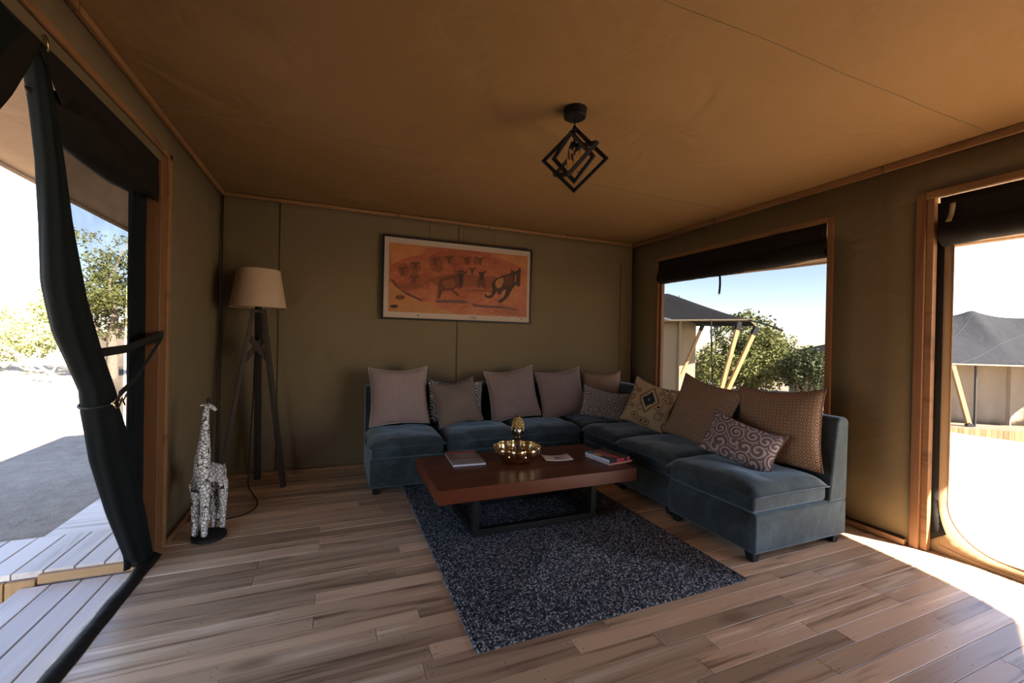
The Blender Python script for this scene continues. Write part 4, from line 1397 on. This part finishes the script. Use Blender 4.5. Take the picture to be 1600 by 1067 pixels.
paint([(160, 570), (195, 575), (240, 640), (330, 690), (430, 745), (560, 800), (740, 862), (150, 834)], 'paint_sand', 'painted_bank')
paint([(172, 225), (480, 258), (430, 330), (300, 360), (180, 420)], 'paint_sky', 'painted_sky')
paint([(1000, 315), (1390, 355), (1385, 480), (1340, 440), (1180, 390)], 'paint_sky', 'painted_sky')
paint([(165, 540), (200, 560), (250, 640), (430, 735), (425, 750), (300, 690), (205, 610)], 'paint_brown', 'painted_edge')
for i, (x, y, rx, ry) in enumerate(((280, 470, 45, 60), (370, 440, 50, 55), (365, 545, 50, 60), (545, 390, 60, 60), (560, 450, 50, 40), (665, 370, 40, 35), (820, 385, 35, 40), (900, 385, 30, 40), (730, 560, 260, 60), (1000, 580, 120, 60), (330, 610, 110, 25))):
    blob(x, y, rx, ry, 'paint_rust', i)
for i, (x, y) in enumerate(((270, 450), (375, 410), (360, 530), (540, 370), (660, 355), (818, 365), (935, 370), (860, 460))):
    paint([(x - 45, y - 18), (x - 20, y - 8), (x + 14, y - 10), (x + 45, y - 20), (x + 30, y + 4), (x + 14, y + 10), (x + 10, y + 45), (x, y + 62), (x - 10, y + 40), (x - 14, y + 8), (x - 32, y + 2)], 'paint_brown', 'painted_wildebeest')
paint([(540, 735), (640, 730), (760, 735), (840, 755), (760, 765), (640, 760), (530, 755)], 'paint_shadow', 'painted_shadow')
paint([(840, 765), (960, 780), (1120, 790), (1280, 815), (1300, 835), (1150, 812), (980, 805), (870, 795)], 'paint_shadow', 'painted_shadow')
paint([(800, 640), (900, 640), (1030, 640), (1030, 665), (900, 665), (820, 660)], 'paint_rust', 'painted_shadow')
mid_ = [(555, 590), (580, 545), (640, 522), (700, 512), (735, 495), (700, 488), (693, 462), (715, 480), (760, 462), (800, 482), (815, 462), (820, 490), (787, 508), (782, 560), (770, 625), (742, 640), (720, 622), (692, 638), (745, 690), (725, 702), (668, 648), (620, 648), (592, 662), (572, 722), (545, 722), (556, 650)]
paint(mid_, 'paint_brown', 'painted_wildebeest')
paint([(590, 590), (610, 560), (690, 545), (710, 590), (690, 620), (620, 628)], 'paint_rust', 'painted_flank')
paint([(735, 498), (778, 502), (775, 560), (765, 615), (748, 600), (742, 550)], 'paint_dark', 'painted_muzzle')
paint([(900, 468), (925, 488), (960, 480), (998, 468), (986, 492), (972, 502), (966, 530), (988, 562), (976, 622), (955, 632), (941, 602), (921, 632), (904, 612), (900, 562), (926, 532), (920, 502)], 'paint_brown', 'painted_wildebeest')
paint([(925, 490), (965, 488), (958, 540), (945, 570), (932, 545)], 'paint_dark', 'painted_muzzle')
bull = [(1050, 570), (1080, 542), (1140, 520), (1210, 503), (1228, 485), (1212, 452), (1235, 474), (1262, 486), (1290, 474), (1308, 450), (1326, 476), (1318, 502), (1313, 560), (1310, 612), (1290, 622), (1275, 602), (1252, 618), (1228, 645), (1202, 695), (1152, 745), (1112, 764), (1088, 748), (1128, 718), (1148, 684), (1138, 652), (1118, 692), (1090, 682), (1085, 655), (1066, 682), (1042, 712), (1000, 722), (968, 702), (973, 672), (998, 700), (1030, 690), (1042, 640), (1036, 600)]
paint(bull, 'paint_dark', 'painted_wildebeest')
paint([(1072, 575), (1095, 550), (1140, 535), (1150, 570), (1130, 620), (1095, 635), (1075, 615)], 'paint_light', 'painted_flank')
for i in range(5):
    x = 1150 + i * 20
    paint([(x, 530 - i * 3), (x + 7, 528 - i * 3), (x + 4, 570), (x - 6, 610), (x - 11, 608), (x - 2, 568)], 'paint_rust', 'painted_stripe')
paint([(1140, 660), (1150, 650), (1172, 640), (1160, 690), (1128, 726), (1118, 722), (1146, 690)], 'paint_light', 'painted_leg')
paint([(1262, 520), (1275, 510), (1270, 570), (1258, 590)], 'paint_light', 'painted_cheek')
blob(245, 710, 40, 20, 'paint_brown', 31, name='painted_rock'); blob(195, 790, 32, 16, 'paint_dark', 33, name='painted_rock')
blob(1322, 705, 8, 18, 'paint_sand', 35, 10); blob(1045, 745, 6, 12, 'paint_sand', 36, 10)
for i in range(10):
    x = 960 + i * 34; y = 840 + (i % 3) * 8 + i * 2
    paint([(x, y), (x + 6, y - 26), (x + 10, y - 2), (x + 22, y - 20), (x + 18, y + 3)], 'paint_rust', 'painted_grass')
# specks on the mat, hanging wires
for x, z in ((0.74, 1.468), (1.30, 1.470), (1.33, 1.462), (1.86, 1.472)):
    MB().add([(x, YP + 0.0035, z), (x + 0.022, YP + 0.0035, z + 0.004), (x + 0.014, YP + 0.0035, z + 0.02)], [(0, 1, 2)]).build('chip', 'paint_dark', e, og)
for px in (0.86, 1.215, 1.555):
    MB().tube([(px, YP + 0.035, PZ1 - 0.01), (px, YP + 0.038, 2.43)], 0.0022, 6).build('hanging_wire', 'brass', e, og)

# ------------------------------------------------------------------ pendant lamp
PXc, PYc = 1.135, 1.955
e = thing('pendant_lamp', 'black pendant lamp of interlocking square metal frames', 'pendant lamp', (PXc, PYc, ZC))
og = (PXc, PYc, ZC)
MB().lathe([(0.050, ZC - 0.052), (0.058, ZC - 0.047), (0.061, ZC - 0.004), (0.061, ZC + 0.004)], 32, c=(PXc, PYc, 0)).build('canopy', 'black_metal', e, og, smooth=False, bevel=0.002)
MB().tube([(PXc, PYc, ZC - 0.05), (PXc, PYc, 2.368)], 0.0035, 8).build('cable', 'dark_cord', e, og, smooth=True)
MB().lathe([(0.012, 2.345), (0.012, 2.362), (0.005, 2.378)], 12, c=(PXc, PYc, 0)).build('cable_grip', 'black_metal', e, og, smooth=True)
C0 = Vector((PXc + 0.004, PYc, 2.198))
def sq_frame(c, a, b_, half, w, dpt, nm='cage_frame'):
    """square frame with axes a, b_ (its sides), flat bar w wide, dpt deep"""
    a = Vector(a).normalized(); b_ = Vector(b_).normalized(); n_ = a.cross(b_).normalized()
    P = []
    for k_ in (half, half - w):
        for s in (-1, 1):
            for i, j in ((-1, -1), (1, -1), (1, 1), (-1, 1)):
                P.append(c + a * (i * k_) + b_ * (j * k_) + n_ * (s * dpt / 2))
    fs = []
    for i in range(4):
        j = (i + 1) % 4
        fs += [(i, j, 4 + j, 4 + i), (8 + j, 8 + i, 12 + i, 12 + j), (i, 8 + i, 8 + j, j), (4 + i, 4 + j, 12 + j, 12 + i)]
    MB().add(P, fs).build(nm, 'black_metal', e, og)
vr = Vector((math.cos(YAW + R(8)), -math.sin(YAW + R(8)), 0)); vf = Vector((math.sin(YAW + R(8)), math.cos(YAW + R(8)), 0)); vu = Vector((0, 0, 1))
s2 = 1 / math.sqrt(2)
# one frame faces the room corner-up, two more cross it
sq_frame(C0, vr * s2 + vu * s2, -vr * s2 + vu * s2, 0.122, 0.015, 0.018)
d1 = (vr * 0.66 + vu * 0.74)
sq_frame(C0 + vu * 0.002, d1, (d1.cross(vf)).normalized() * 0.50 + vf * 0.86, 0.110, 0.015, 0.018)
d2 = (-vr * 0.66 + vu * 0.74)
sq_frame(C0 - vr * 0.01 + vu * 0.012, d2, (d2.cross(vf)).normalized() * 0.72 + vf * 0.69, 0.092, 0.015, 0.018)
MB().tube([(PXc, PYc, 2.35), (PXc, PYc, 2.28)], 0.006, 8).build('stem', 'black_metal', e, og)
for i, (dx, dz, tl) in enumerate(((-0.022, 2.225, -0.25), (0.018, 2.215, 0.18))):
    c_ = C0 + vr * dx; c_.z = dz
    MB().tube([c_ + vu * 0.062 - vr * tl * 0.06, c_ + vu * 0.03], 0.013, 12).build('bulb_holder', 'black_metal', e, og, smooth=True)
    bo = MB().lathe([(0.010, 0.03), (0.016, 0.015), (0.018, -0.03), (0.017, -0.065), (0.009, -0.080), (0.001, -0.083)], 16, c=tuple(c_)).build('bulb', 'bulb_glass', e, og, smooth=True)
    MB().tube(smooth_path([c_ + vu * 0.03, c_ + vu * -0.05 + vr * 0.005, c_ + vu * 0.01 - vr * 0.004, c_ + vu * -0.055 - vr * 0.006, c_ + vu * 0.028]), 0.0011, 5).build('filament', 'filament', bo, og)
MB().tube([(PXc, PYc, 2.285), C0 + vr * -0.022 + vu * 0.09], 0.004, 6).build('holder_arm', 'black_metal', e, og)
MB().tube([(PXc, PYc, 2.285), C0 + vr * 0.018 + vu * 0.08], 0.004, 6).build('holder_arm', 'black_metal', e, og)

# ------------------------------------------------------------------ trees and neighbours outdoors


def tree(name, base, blobs, trunk, label, leaf, nleaf, lsize, bark='bark', seed=0, cat='tree', group=None):
    """blobs: (dx, dy, dz, rx, ry, rz) relative to base; trunk: list of polylines with radii"""
    rr = random.Random(seed)
    e_ = thing(name, label, cat, base, 0, group)
    tb = MB()
    for pts, r0, r1 in trunk:
        P = smooth_path(pts, 4) if len(pts) > 2 else [Vector(p) for p in pts]
        tb.tube(P, [lerp(r0, r1, i / (len(P) - 1)) for i in range(len(P))], 7)
    if trunk: tb.build('trunk', bark, e_, smooth=True)
    vol = [b_[3] * b_[4] * b_[5] for b_ in blobs]; T = sum(vol)
    vs, fs = [], []
    for b_, vv in zip(blobs, vol):
        n_ = int(nleaf * vv / T)
        i = 0
        while i < n_:
            p = Vector((rr.uniform(-1, 1), rr.uniform(-1, 1), rr.uniform(-1, 1)))
            L = p.length
            if L > 1 or L < 0.25: continue
            c_ = Vector((b_[0] + p.x * b_[3], b_[1] + p.y * b_[4], b_[2] + p.z * b_[5]))
            if nz(c_.x * 1.6 + seed, c_.y * 1.6, c_.z * 1.6) < -0.12: 
                i += 0.5; continue
            i += 1
            for q in range(3):
                d_ = Vector((rr.gauss(0, 1), rr.gauss(0, 1), rr.gauss(0, 0.8))).normalized()
                w_ = d_.orthogonal().normalized()
                w_ = (w_ * math.cos(q * 2) + d_.cross(w_) * math.sin(q * 2))
                s_ = lsize * rr.uniform(0.6, 1.3)
                o0 = c_ + Vector((rr.uniform(-1, 1), rr.uniform(-1, 1), rr.uniform(-1, 1))) * lsize * 0.8
                k0 = len(vs)
                vs += [o0 - d_ * s_ * 0.5, o0 + w_ * s_ * 0.24, o0 + d_ * s_ * 0.5, o0 - w_ * s_ * 0.24]
                fs.append((k0, k0 + 1, k0 + 2, k0 + 3))
    b2 = MB(); b2.v = [tuple(v) for v in vs]; b2.f = fs
    o_ = b2.build('foliage', leaf, e_, recalc=False)
    o_['kind'] = 'stuff'
    return e_


def gp(px, depth, dz=0.0):
    p = at(px, 540, depth); return (p.x, p.y, gz(p.x, p.y) + dz)


# left, beyond the doorway: pale bush with a fallen bough, then the tree seen through the screen
b0 = gp(20, 17)
tree('bush', b0, [(-1.2, 0.5, 1.9, 1.6, 1.4, 1.0), (0.3, 0.0, 1.7, 1.3, 1.1, 1.0), (1.2, 0.3, 1.9, 1.0, 1.0, 1.1), (-2.6, 0.8, 1.8, 1.5, 1.3, 1.2), (-0.4, 0.6, 0.9, 1.4, 1.0, 0.6)],
     [([(0.6, 0, 0), (0.2, 0, 0.6), (-0.5, 0, 1.3), (-1.3, 0.2, 2.0)], 0.12, 0.03), ([(0.4, 0, 0.3), (0.8, 0.1, 1.0), (1.1, 0.1, 2.0)], 0.09, 0.02), ([(-0.2, 0, 0.2), (-0.9, 0.1, 0.8), (-2.2, 0.2, 1.5)], 0.08, 0.02)],
     'pale green bush outside the left doorway', 'leaf_pale', 6500, 0.13, 'dry_bark', 3, 'bush')
bb = gp(75, 14.0)
e = thing('fallen_bough', 'bare grey fallen bough lying before the pale bush', 'branch', bb)
for pts, r0, r1 in (([(0.55, 0, 0.05), (0.1, 0, 0.28), (-0.5, 0.1, 0.75), (-1.1, 0.1, 1.2)], 0.07, 0.02), ([(0.5, 0, 0.08), (-0.2, -0.1, 0.20), (-0.9, -0.2, 0.15)], 0.04, 0.012), ([(-0.1, 0, 0.4), (-0.55, 0, 0.45), (-0.9, 0, 0.75)], 0.035, 0.01), ([(-0.3, 0, 0.55), (-0.2, 0, 0.95), (-0.45, 0.1, 1.3)], 0.03, 0.01), ([(0.1, 0, 0.28), (0.2, 0, 0.6), (0.05, 0, 0.9)], 0.03, 0.01)):
    P = smooth_path(pts, 5)
    MB().tube(P, [lerp(r0, r1, i / (len(P) - 1)) for i in range(len(P))], 7).build('branch', 'dry_bark', e, smooth=True)
b0 = gp(175, 15.5)
tree('tree', b0, [(0.1, 0, 3.0, 1.6, 1.5, 0.9), (-1.1, 0.1, 2.6, 1.1, 1.2, 0.8), (0.9, 0.2, 2.5, 0.9, 1.2, 0.8), (0.2, 0.2, 4.1, 1.3, 1.2, 0.7), (-0.6, 0, 1.8, 0.9, 0.9, 0.5), (0.9, 0, 4.9, 0.9, 0.9, 0.4), (-0.8, 0, 5.0, 0.5, 0.5, 0.3)],
     [([(0, 0, -0.1), (0.02, 0, 0.7), (0.0, 0, 1.5), (0.1, 0, 2.4)], 0.21, 0.10), ([(0, 0, 1.3), (-0.6, 0, 2.0), (-1.2, 0.1, 2.7)], 0.09, 0.03), ([(0.05, 0, 1.6), (0.6, 0.1, 2.4), (0.8, 0.1, 3.6)], 0.09, 0.02), ([(0.1, 0, 2.3), (-0.1, 0, 3.5), (0.4, 0, 5.0)], 0.08, 0.015)],
     'olive green tree with pale trunk seen through the insect screen', 'leaf_mid', 6000, 0.12, 'dry_bark', 5)
for i, (px, dp, lab) in enumerate(((-120, 40, 'distant pale bush far left outside the doorway'), (60, 62, 'distant pale bush behind the fallen bough'), (235, 85, 'distant dark bush beyond the screened tree'))):
    tree('bush', gp(px, dp), [(-3, 0, 1.5, 3.5, 2, 1.6), (2, 0, 1.6, 3.5, 2, 1.8)], [([(0, 0, 0), (0, 0, 1.2)], 0.2, 0.1)], lab, 'leaf_pale' if i < 2 else 'leaf_olive', 1500, 0.34, 'bark', 20 + i, 'bush', 'distant bushes')

# right, beyond the window: neighbouring tent with slanted poles, bushes
def tent_a():
    A = at(1172, 500, 12.0); B = at(1000, 494, 13.6)
    ez = A.z
    u_ = (B - A); u_.z = 0; L = u_.length; u_.normalize()
    v_ = Vector((-u_.y, u_.x, 0))
    if v_.dot(Vector((A.x, A.y, 0))) < 0: v_ = -v_
    g0 = gz(A.x, A.y)
    e_ = thing('safari_tent', 'tan safari tent with grey roof and slanted poles outside the window', 'tent', (A.x, A.y, g0))
    og_ = (A.x, A.y, g0)
    P = lambda a, b_, z: A + u_ * a + v_ * b_ + Vector((0, 0, z - ez))
    W_, D_ = 7.0, 4.2
    rz = ez + 1.05
    b_ = MB()
    def rf(s, t):
        a = lerp(0, W_, s); bq = lerp(0, D_, t)
        h = min(bq, D_ - bq) / (D_ / 2); h2 = min(1, a / 2.6)
        hh = min(h, h2)
        return tuple(P(a, bq, ez + (rz - ez) * hh ** 1.12))
    b_.grid(rf, 30, 25)
    b_.build('roof', 'tent_grey', e_, og_, smooth=True, solid=0.02)
    MB().tube([P(0, 0, ez), P(W_, 0, ez)], 0.025, 6).build('edge_rope', 'tent_tan', e_, og_)
    MB().tube([P(0, 0, ez), P(0, D_, ez)], 0.025, 6).build('edge_rope', 'tent_tan', e_, og_)
    wi = 1.95
    def wl(s, t): return tuple(P(lerp(wi, W_ - 0.5, s), 0.45 + 0.02 * math.sin(s * 40), lerp(g0, ez + 0.12, t)))
    MB().grid(wl, 30, 8).build('wall', 'tent_tan', e_, og_, smooth=True, solid=0.02)
    MB().grid(lambda s, t: tuple(P(wi, lerp(0.45, D_ - 0.5, s), lerp(g0, ez + 0.12, t))), 12, 8).build('wall', 'tent_tan', e_, og_, smooth=True, solid=0.02)
    MB().bar(P(wi - 0.03, 0.40, g0), P(wi - 0.03, 0.40, ez + 0.05), 0.06).build('corner_post', 'tent_tan', e_, og_)
    for (pa, pb, dp, mt, w_) in (((1098, 508), (1062, 592), 13.5, 'pine_z', 0.075), ((1155, 503), (1122, 626), 11.95, 'pine_z', 0.10), ((1182, 511), (1128, 629), 11.9, 'pine_z', 0.10)):
        MB().bar(at(*pa, dp), at(*pb, dp), w_).build('slanted_pole', mt, e_, og_)
        q = at(*pa, dp).lerp(at(*pb, dp), 0.10)
        MB().bar(at(*pa, dp), q, w_ * 1.2).build('pole_bracket', 'black_paint', e_, og_)
    MB().tube([at(1111, 500, 12.4), at(1114, 640, 12.4)], 0.024, 6).build('upright_pole', 'black_paint', e_, og_)
    MB().tube([at(1076, 502, 12.9), at(1122, 511, 12.4)], 0.022, 6).build('ridge_rod', 'black_paint', e_, og_)
    MB().tube([at(1170, 500, 12.0), at(1198, 507, 11.8), at(1224, 516.5, 11.6)], 0.024, 6).build('guy_rod', 'black_paint', e_, og_)
    MB().tube([at(1036, 497, 13.2), at(1048, 500, 13.1)], 0.035, 6).build('edge_clip', 'steel', e_, og_)
tent_a()
def tent_c():
    A = at(1259, 556, 34); g0 = gz(A.x, A.y)
    e_ = thing('safari_tent', 'distant grey roofed tent at the window\'s right edge', 'tent', (A.x, A.y, g0))
    og_ = (A.x, A.y, g0)
    Rr = at(1310, 557, 34) ; T1 = at(1312, 534, 36); T0 = at(1268, 546, 36); back = Vector((0, 4, 0))
    MB().add([A, Rr + (Rr - A), T1 + (Rr - A), T1, T0, A + back + Vector((2, 0, 0)), Rr + (Rr - A) + back], [(0, 1, 2, 3, 4), (4, 3, 2, 6, 5), (0, 4, 5)]).build('roof', 'tent_grey', e_, og_, solid=0.05)
    w0 = at(1290, 557, 35); w1 = at(1360, 557, 35)
    MB().prism([(w0.x, w0.y), (w1.x, w1.y), (w1.x, w1.y + 3), (w0.x, w0.y + 3)], 'z', min(g0, gz(w1.x, w1.y)) - 0.2, A.z).build('wall', 'tent_tan', e_, og_)
    for px in (1265, 1285):
        MB().tube([at(px, 556, 34), gp(px, 34)], 0.05, 6).build('pole', 'black_paint', e_, og_)
tent_c()
bz = gp(1170, 19.0)
big = tree('bush', bz, [(-0.5, 0, 1.6, 1.6, 1.4, 1.0), (0.9, 0.1, 1.7, 1.3, 1.3, 0.95), (0.0, 0.2, 2.7, 1.2, 1.2, 0.85), (-1.7, 0.2, 1.3, 1.0, 1.0, 0.9), (1.6, 0.2, 2.4, 0.9, 0.9, 0.55), (0.3, 0, 0.9, 1.1, 1.0, 0.5), (0.2, 0.1, 3.4, 0.6, 0.6, 0.3)],
     [([(0.2, 0, -0.1), (0.0, 0, 0.6), (-0.6, 0, 1.6)], 0.15, 0.04), ([(0.3, 0, -0.1), (0.5, 0, 0.7), (0.9, 0, 1.8)], 0.15, 0.04), ([(0.4, 0, 0), (0.2, 0, 1.2), (0.2, 0.1, 2.8)], 0.12, 0.02)],
     'large olive bush behind the slanted poles outside the window', 'leaf_mid', 7500, 0.13, 'bark', 7, 'bush')
big.scale = (1.12, 1.12, 1.12)
bz = gp(1255, 17)
tree('bush', bz, [(0, 0, 1.5, 0.9, 0.9, 0.6), (0.5, 0, 2.2, 0.5, 0.6, 0.35), (-0.2, 0, 2.0, 0.6, 0.6, 0.5), (0.9, 0.3, 1.3, 0.6, 0.6, 0.9)],
     [([(-0.1, 0, -0.1), (-0.2, 0, 0.6), (-0.4, 0, 1.4)], 0.10, 0.03), ([(0.15, 0, -0.1), (0.1, 0, 0.7), (0.2, 0, 1.7)], 0.10, 0.03), ([(0.8, 0.2, -0.1), (0.75, 0.2, 1.0)], 0.06, 0.03)],
     'smaller dark bush at the window\'s right side', 'leaf_dark', 3200, 0.12, 'bark', 9, 'bush')
bz = gp(1042, 26)
tree('tree', bz, [(0, 0, 4.8, 1.2, 1.0, 0.8), (0.5, 0, 3.6, 1.2, 1.0, 0.8), (-0.8, 0, 4.0, 1.0, 1.0, 0.8)], [([(0, 0, 0), (0.1, 0, 2), (0.1, 0, 4.4)], 0.2, 0.04)],
     'tree top showing above the grey tent roof', 'leaf_olive', 2200, 0.17, 'bark', 12)
for i, (px, dp, lab) in enumerate(((1090, 42, 'distant bush behind the tan tent'), (1205, 52, 'distant bush behind the large olive bush'), (1400, 70, 'distant bush far behind the right door tent'))):
    tree('bush', gp(px, dp), [(-3, 0, 1.2, 4, 2, 1.3), (3, 0, 1.4, 4, 2, 1.5)], [([(0, 0, 0), (0, 0, 1.0)], 0.2, 0.1)], lab, 'leaf_olive', 1400, 0.34, 'bark', 30 + i, 'bush', 'distant bushes')

# right, beyond the doorway: large grey roofed tent on its deck


def tent_b():
    D = 15.5
    A = at(1380, 565, D + 1.6); B = at(1760, 576, D - 0.6)
    u_ = B - A; u_.z = 0; L = u_.length; u_.normalize()
    v_ = Vector((-u_.y, u_.x, 0))
    if v_.dot(Vector((A.x, A.y, 0))) < 0: v_ = -v_
    c0 = at(1537, 569.5, D)
    ez = c0.z
    s0 = (c0 - A).dot(u_)
    O = Vector((A.x, A.y, 0)) + v_ * (Vector((c0.x, c0.y, 0)) - Vector((A.x, A.y, 0))).dot(v_)
    P = lambda a, b_, z: Vector((O.x + u_.x * a + v_.x * b_, O.y + u_.y * a + v_.y * b_, z))
    def along(px, b_=0.0):
        """distance along the eave of the sight line px at setback b_"""
        d_ = at(px, 570, 1.0) - CAM
        # solve CAM + t d = O + a u + b v  (horizontal)
        w_ = Vector((O.x + v_.x * b_ - CAM.x, O.y + v_.y * b_ - CAM.y, 0))
        det = d_.x * (-u_.y) - (-u_.x) * d_.y
        t = (w_.x * (-u_.y) - (-u_.x) * w_.y) / det
        p = CAM + d_ * t
        return (Vector((p.x, p.y, 0)) - O - v_ * b_).dot(u_), t
    dz = lambda t, py, px=1540: CAM.z + t * ((at(px, py, 1.0) - CAM).z)
    a1, t1 = along(1515.6, 2.6)
    pk = dz(t1, 486, 1515)
    a2, t2 = along(1665, 2.6)
    g0 = gz(c0.x, c0.y)
    e_ = thing('safari_tent', 'big grey roofed tent on a timber deck outside right doorway', 'tent', (c0.x, c0.y, g0))
    og_ = (c0.x, c0.y, g0)
    L0, L1 = along(1380)[0], along(1800)[0]
    def rf(s, t):
        a = lerp(L0, L1, s); bq = lerp(0, 5.2, t)
        k = 1 - abs(bq - 2.6) / 2.6
        pw = math.exp(-abs(a - a1) * 1.1) + math.exp(-abs(a - a2) * 1.1) + math.exp(-abs(a - (2 * a1 - a2)) * 1.1)
        top_ = lerp(pk - 0.50, pk, min(1, pw))
        return tuple(P(a, bq, ez + (top_ - ez) * k ** 1.15))
    MB().grid(rf, 81, 27).build('roof', 'tent_grey', e_, og_, smooth=True, solid=0.02)
    MB().tube([P(L0, 0, ez - 0.02), P(L1, 0, ez - 0.02)], 0.03, 6).build('edge_rope', 'tent_cream', e_, og_)
    for sa, sb in ((1500, 1660), (1440, 1520), (1600, 1720)):
        aa, bb_ = along(sa)[0], a1 if sb == 1520 else along(sb, 2.0)[0]
        pts = []
        for i in range(13):
            t = i / 12; s = (lerp(aa, bb_, t) - L0) / (L1 - L0)
            p = Vector(rf(s, t * 0.48)); p.z += 0.02; pts.append(p)
        MB().tube(pts, 0.009, 5).build('roof_seam', 'tent_seam', e_, og_)
    dk = dz(along(1540, 0.3)[1], 667)
    MB().grid(lambda s, t: tuple(P(lerp(L0, L1, s), 1.2 + 0.03 * math.sin(s * 60) + 0.03 * nz(s * 30, t * 3), lerp(dk, ez + 0.35, t))), 80, 10).build('wall', 'tent_cream', e_, og_, smooth=True, solid=0.02)
    a_, t_ = along(1578, 1.15)
    MB().bar(P(a_, 1.15, dk), P(a_, 1.15, ez + 0.2), 0.10).build('wall_post', 'tent_cream', e_, og_)
    q0, _ = along(1489); q1, _ = along(1517, 0.1)
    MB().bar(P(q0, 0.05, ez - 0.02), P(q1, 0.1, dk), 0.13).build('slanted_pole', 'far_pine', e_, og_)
    MB().bar(P(q1 - 0.03, 0.1, dk), P(q1 + 0.03, 0.1, dk + 0.12), 0.18).build('pole_shoe', 'black_paint', e_, og_)
    q2, _ = along(1525, 0.2)
    MB().tube([P(q2, 0.2, dk), P(q2, 0.2, ez)], 0.04, 8).build('upright_pole', 'black_paint', e_, og_)
    # deck and its plank skirt
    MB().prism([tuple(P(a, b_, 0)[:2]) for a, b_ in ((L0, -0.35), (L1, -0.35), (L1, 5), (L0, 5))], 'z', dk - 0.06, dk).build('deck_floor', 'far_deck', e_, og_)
    gmin = dk - 0.62
    a = along(1440, -0.35)[0]; aend = along(1640, -0.35)[0]
    n_ = int((aend - a) / 0.155)
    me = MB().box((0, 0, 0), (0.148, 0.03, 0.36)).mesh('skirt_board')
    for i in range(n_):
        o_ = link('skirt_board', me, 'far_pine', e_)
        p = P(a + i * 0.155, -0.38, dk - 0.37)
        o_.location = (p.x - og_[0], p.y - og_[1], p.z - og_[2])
        o_.rotation_euler.z = math.atan2(u_.y, u_.x)
    MB().prism([tuple(P(a, b_, 0)[:2]) for a, b_ in ((L0, -0.33), (L1, -0.33), (L1, 4.5), (L0, 4.5))], 'z', gmin - 0.6, dk - 0.1).build('plinth', 'black_paint', e_, og_)
tent_b()
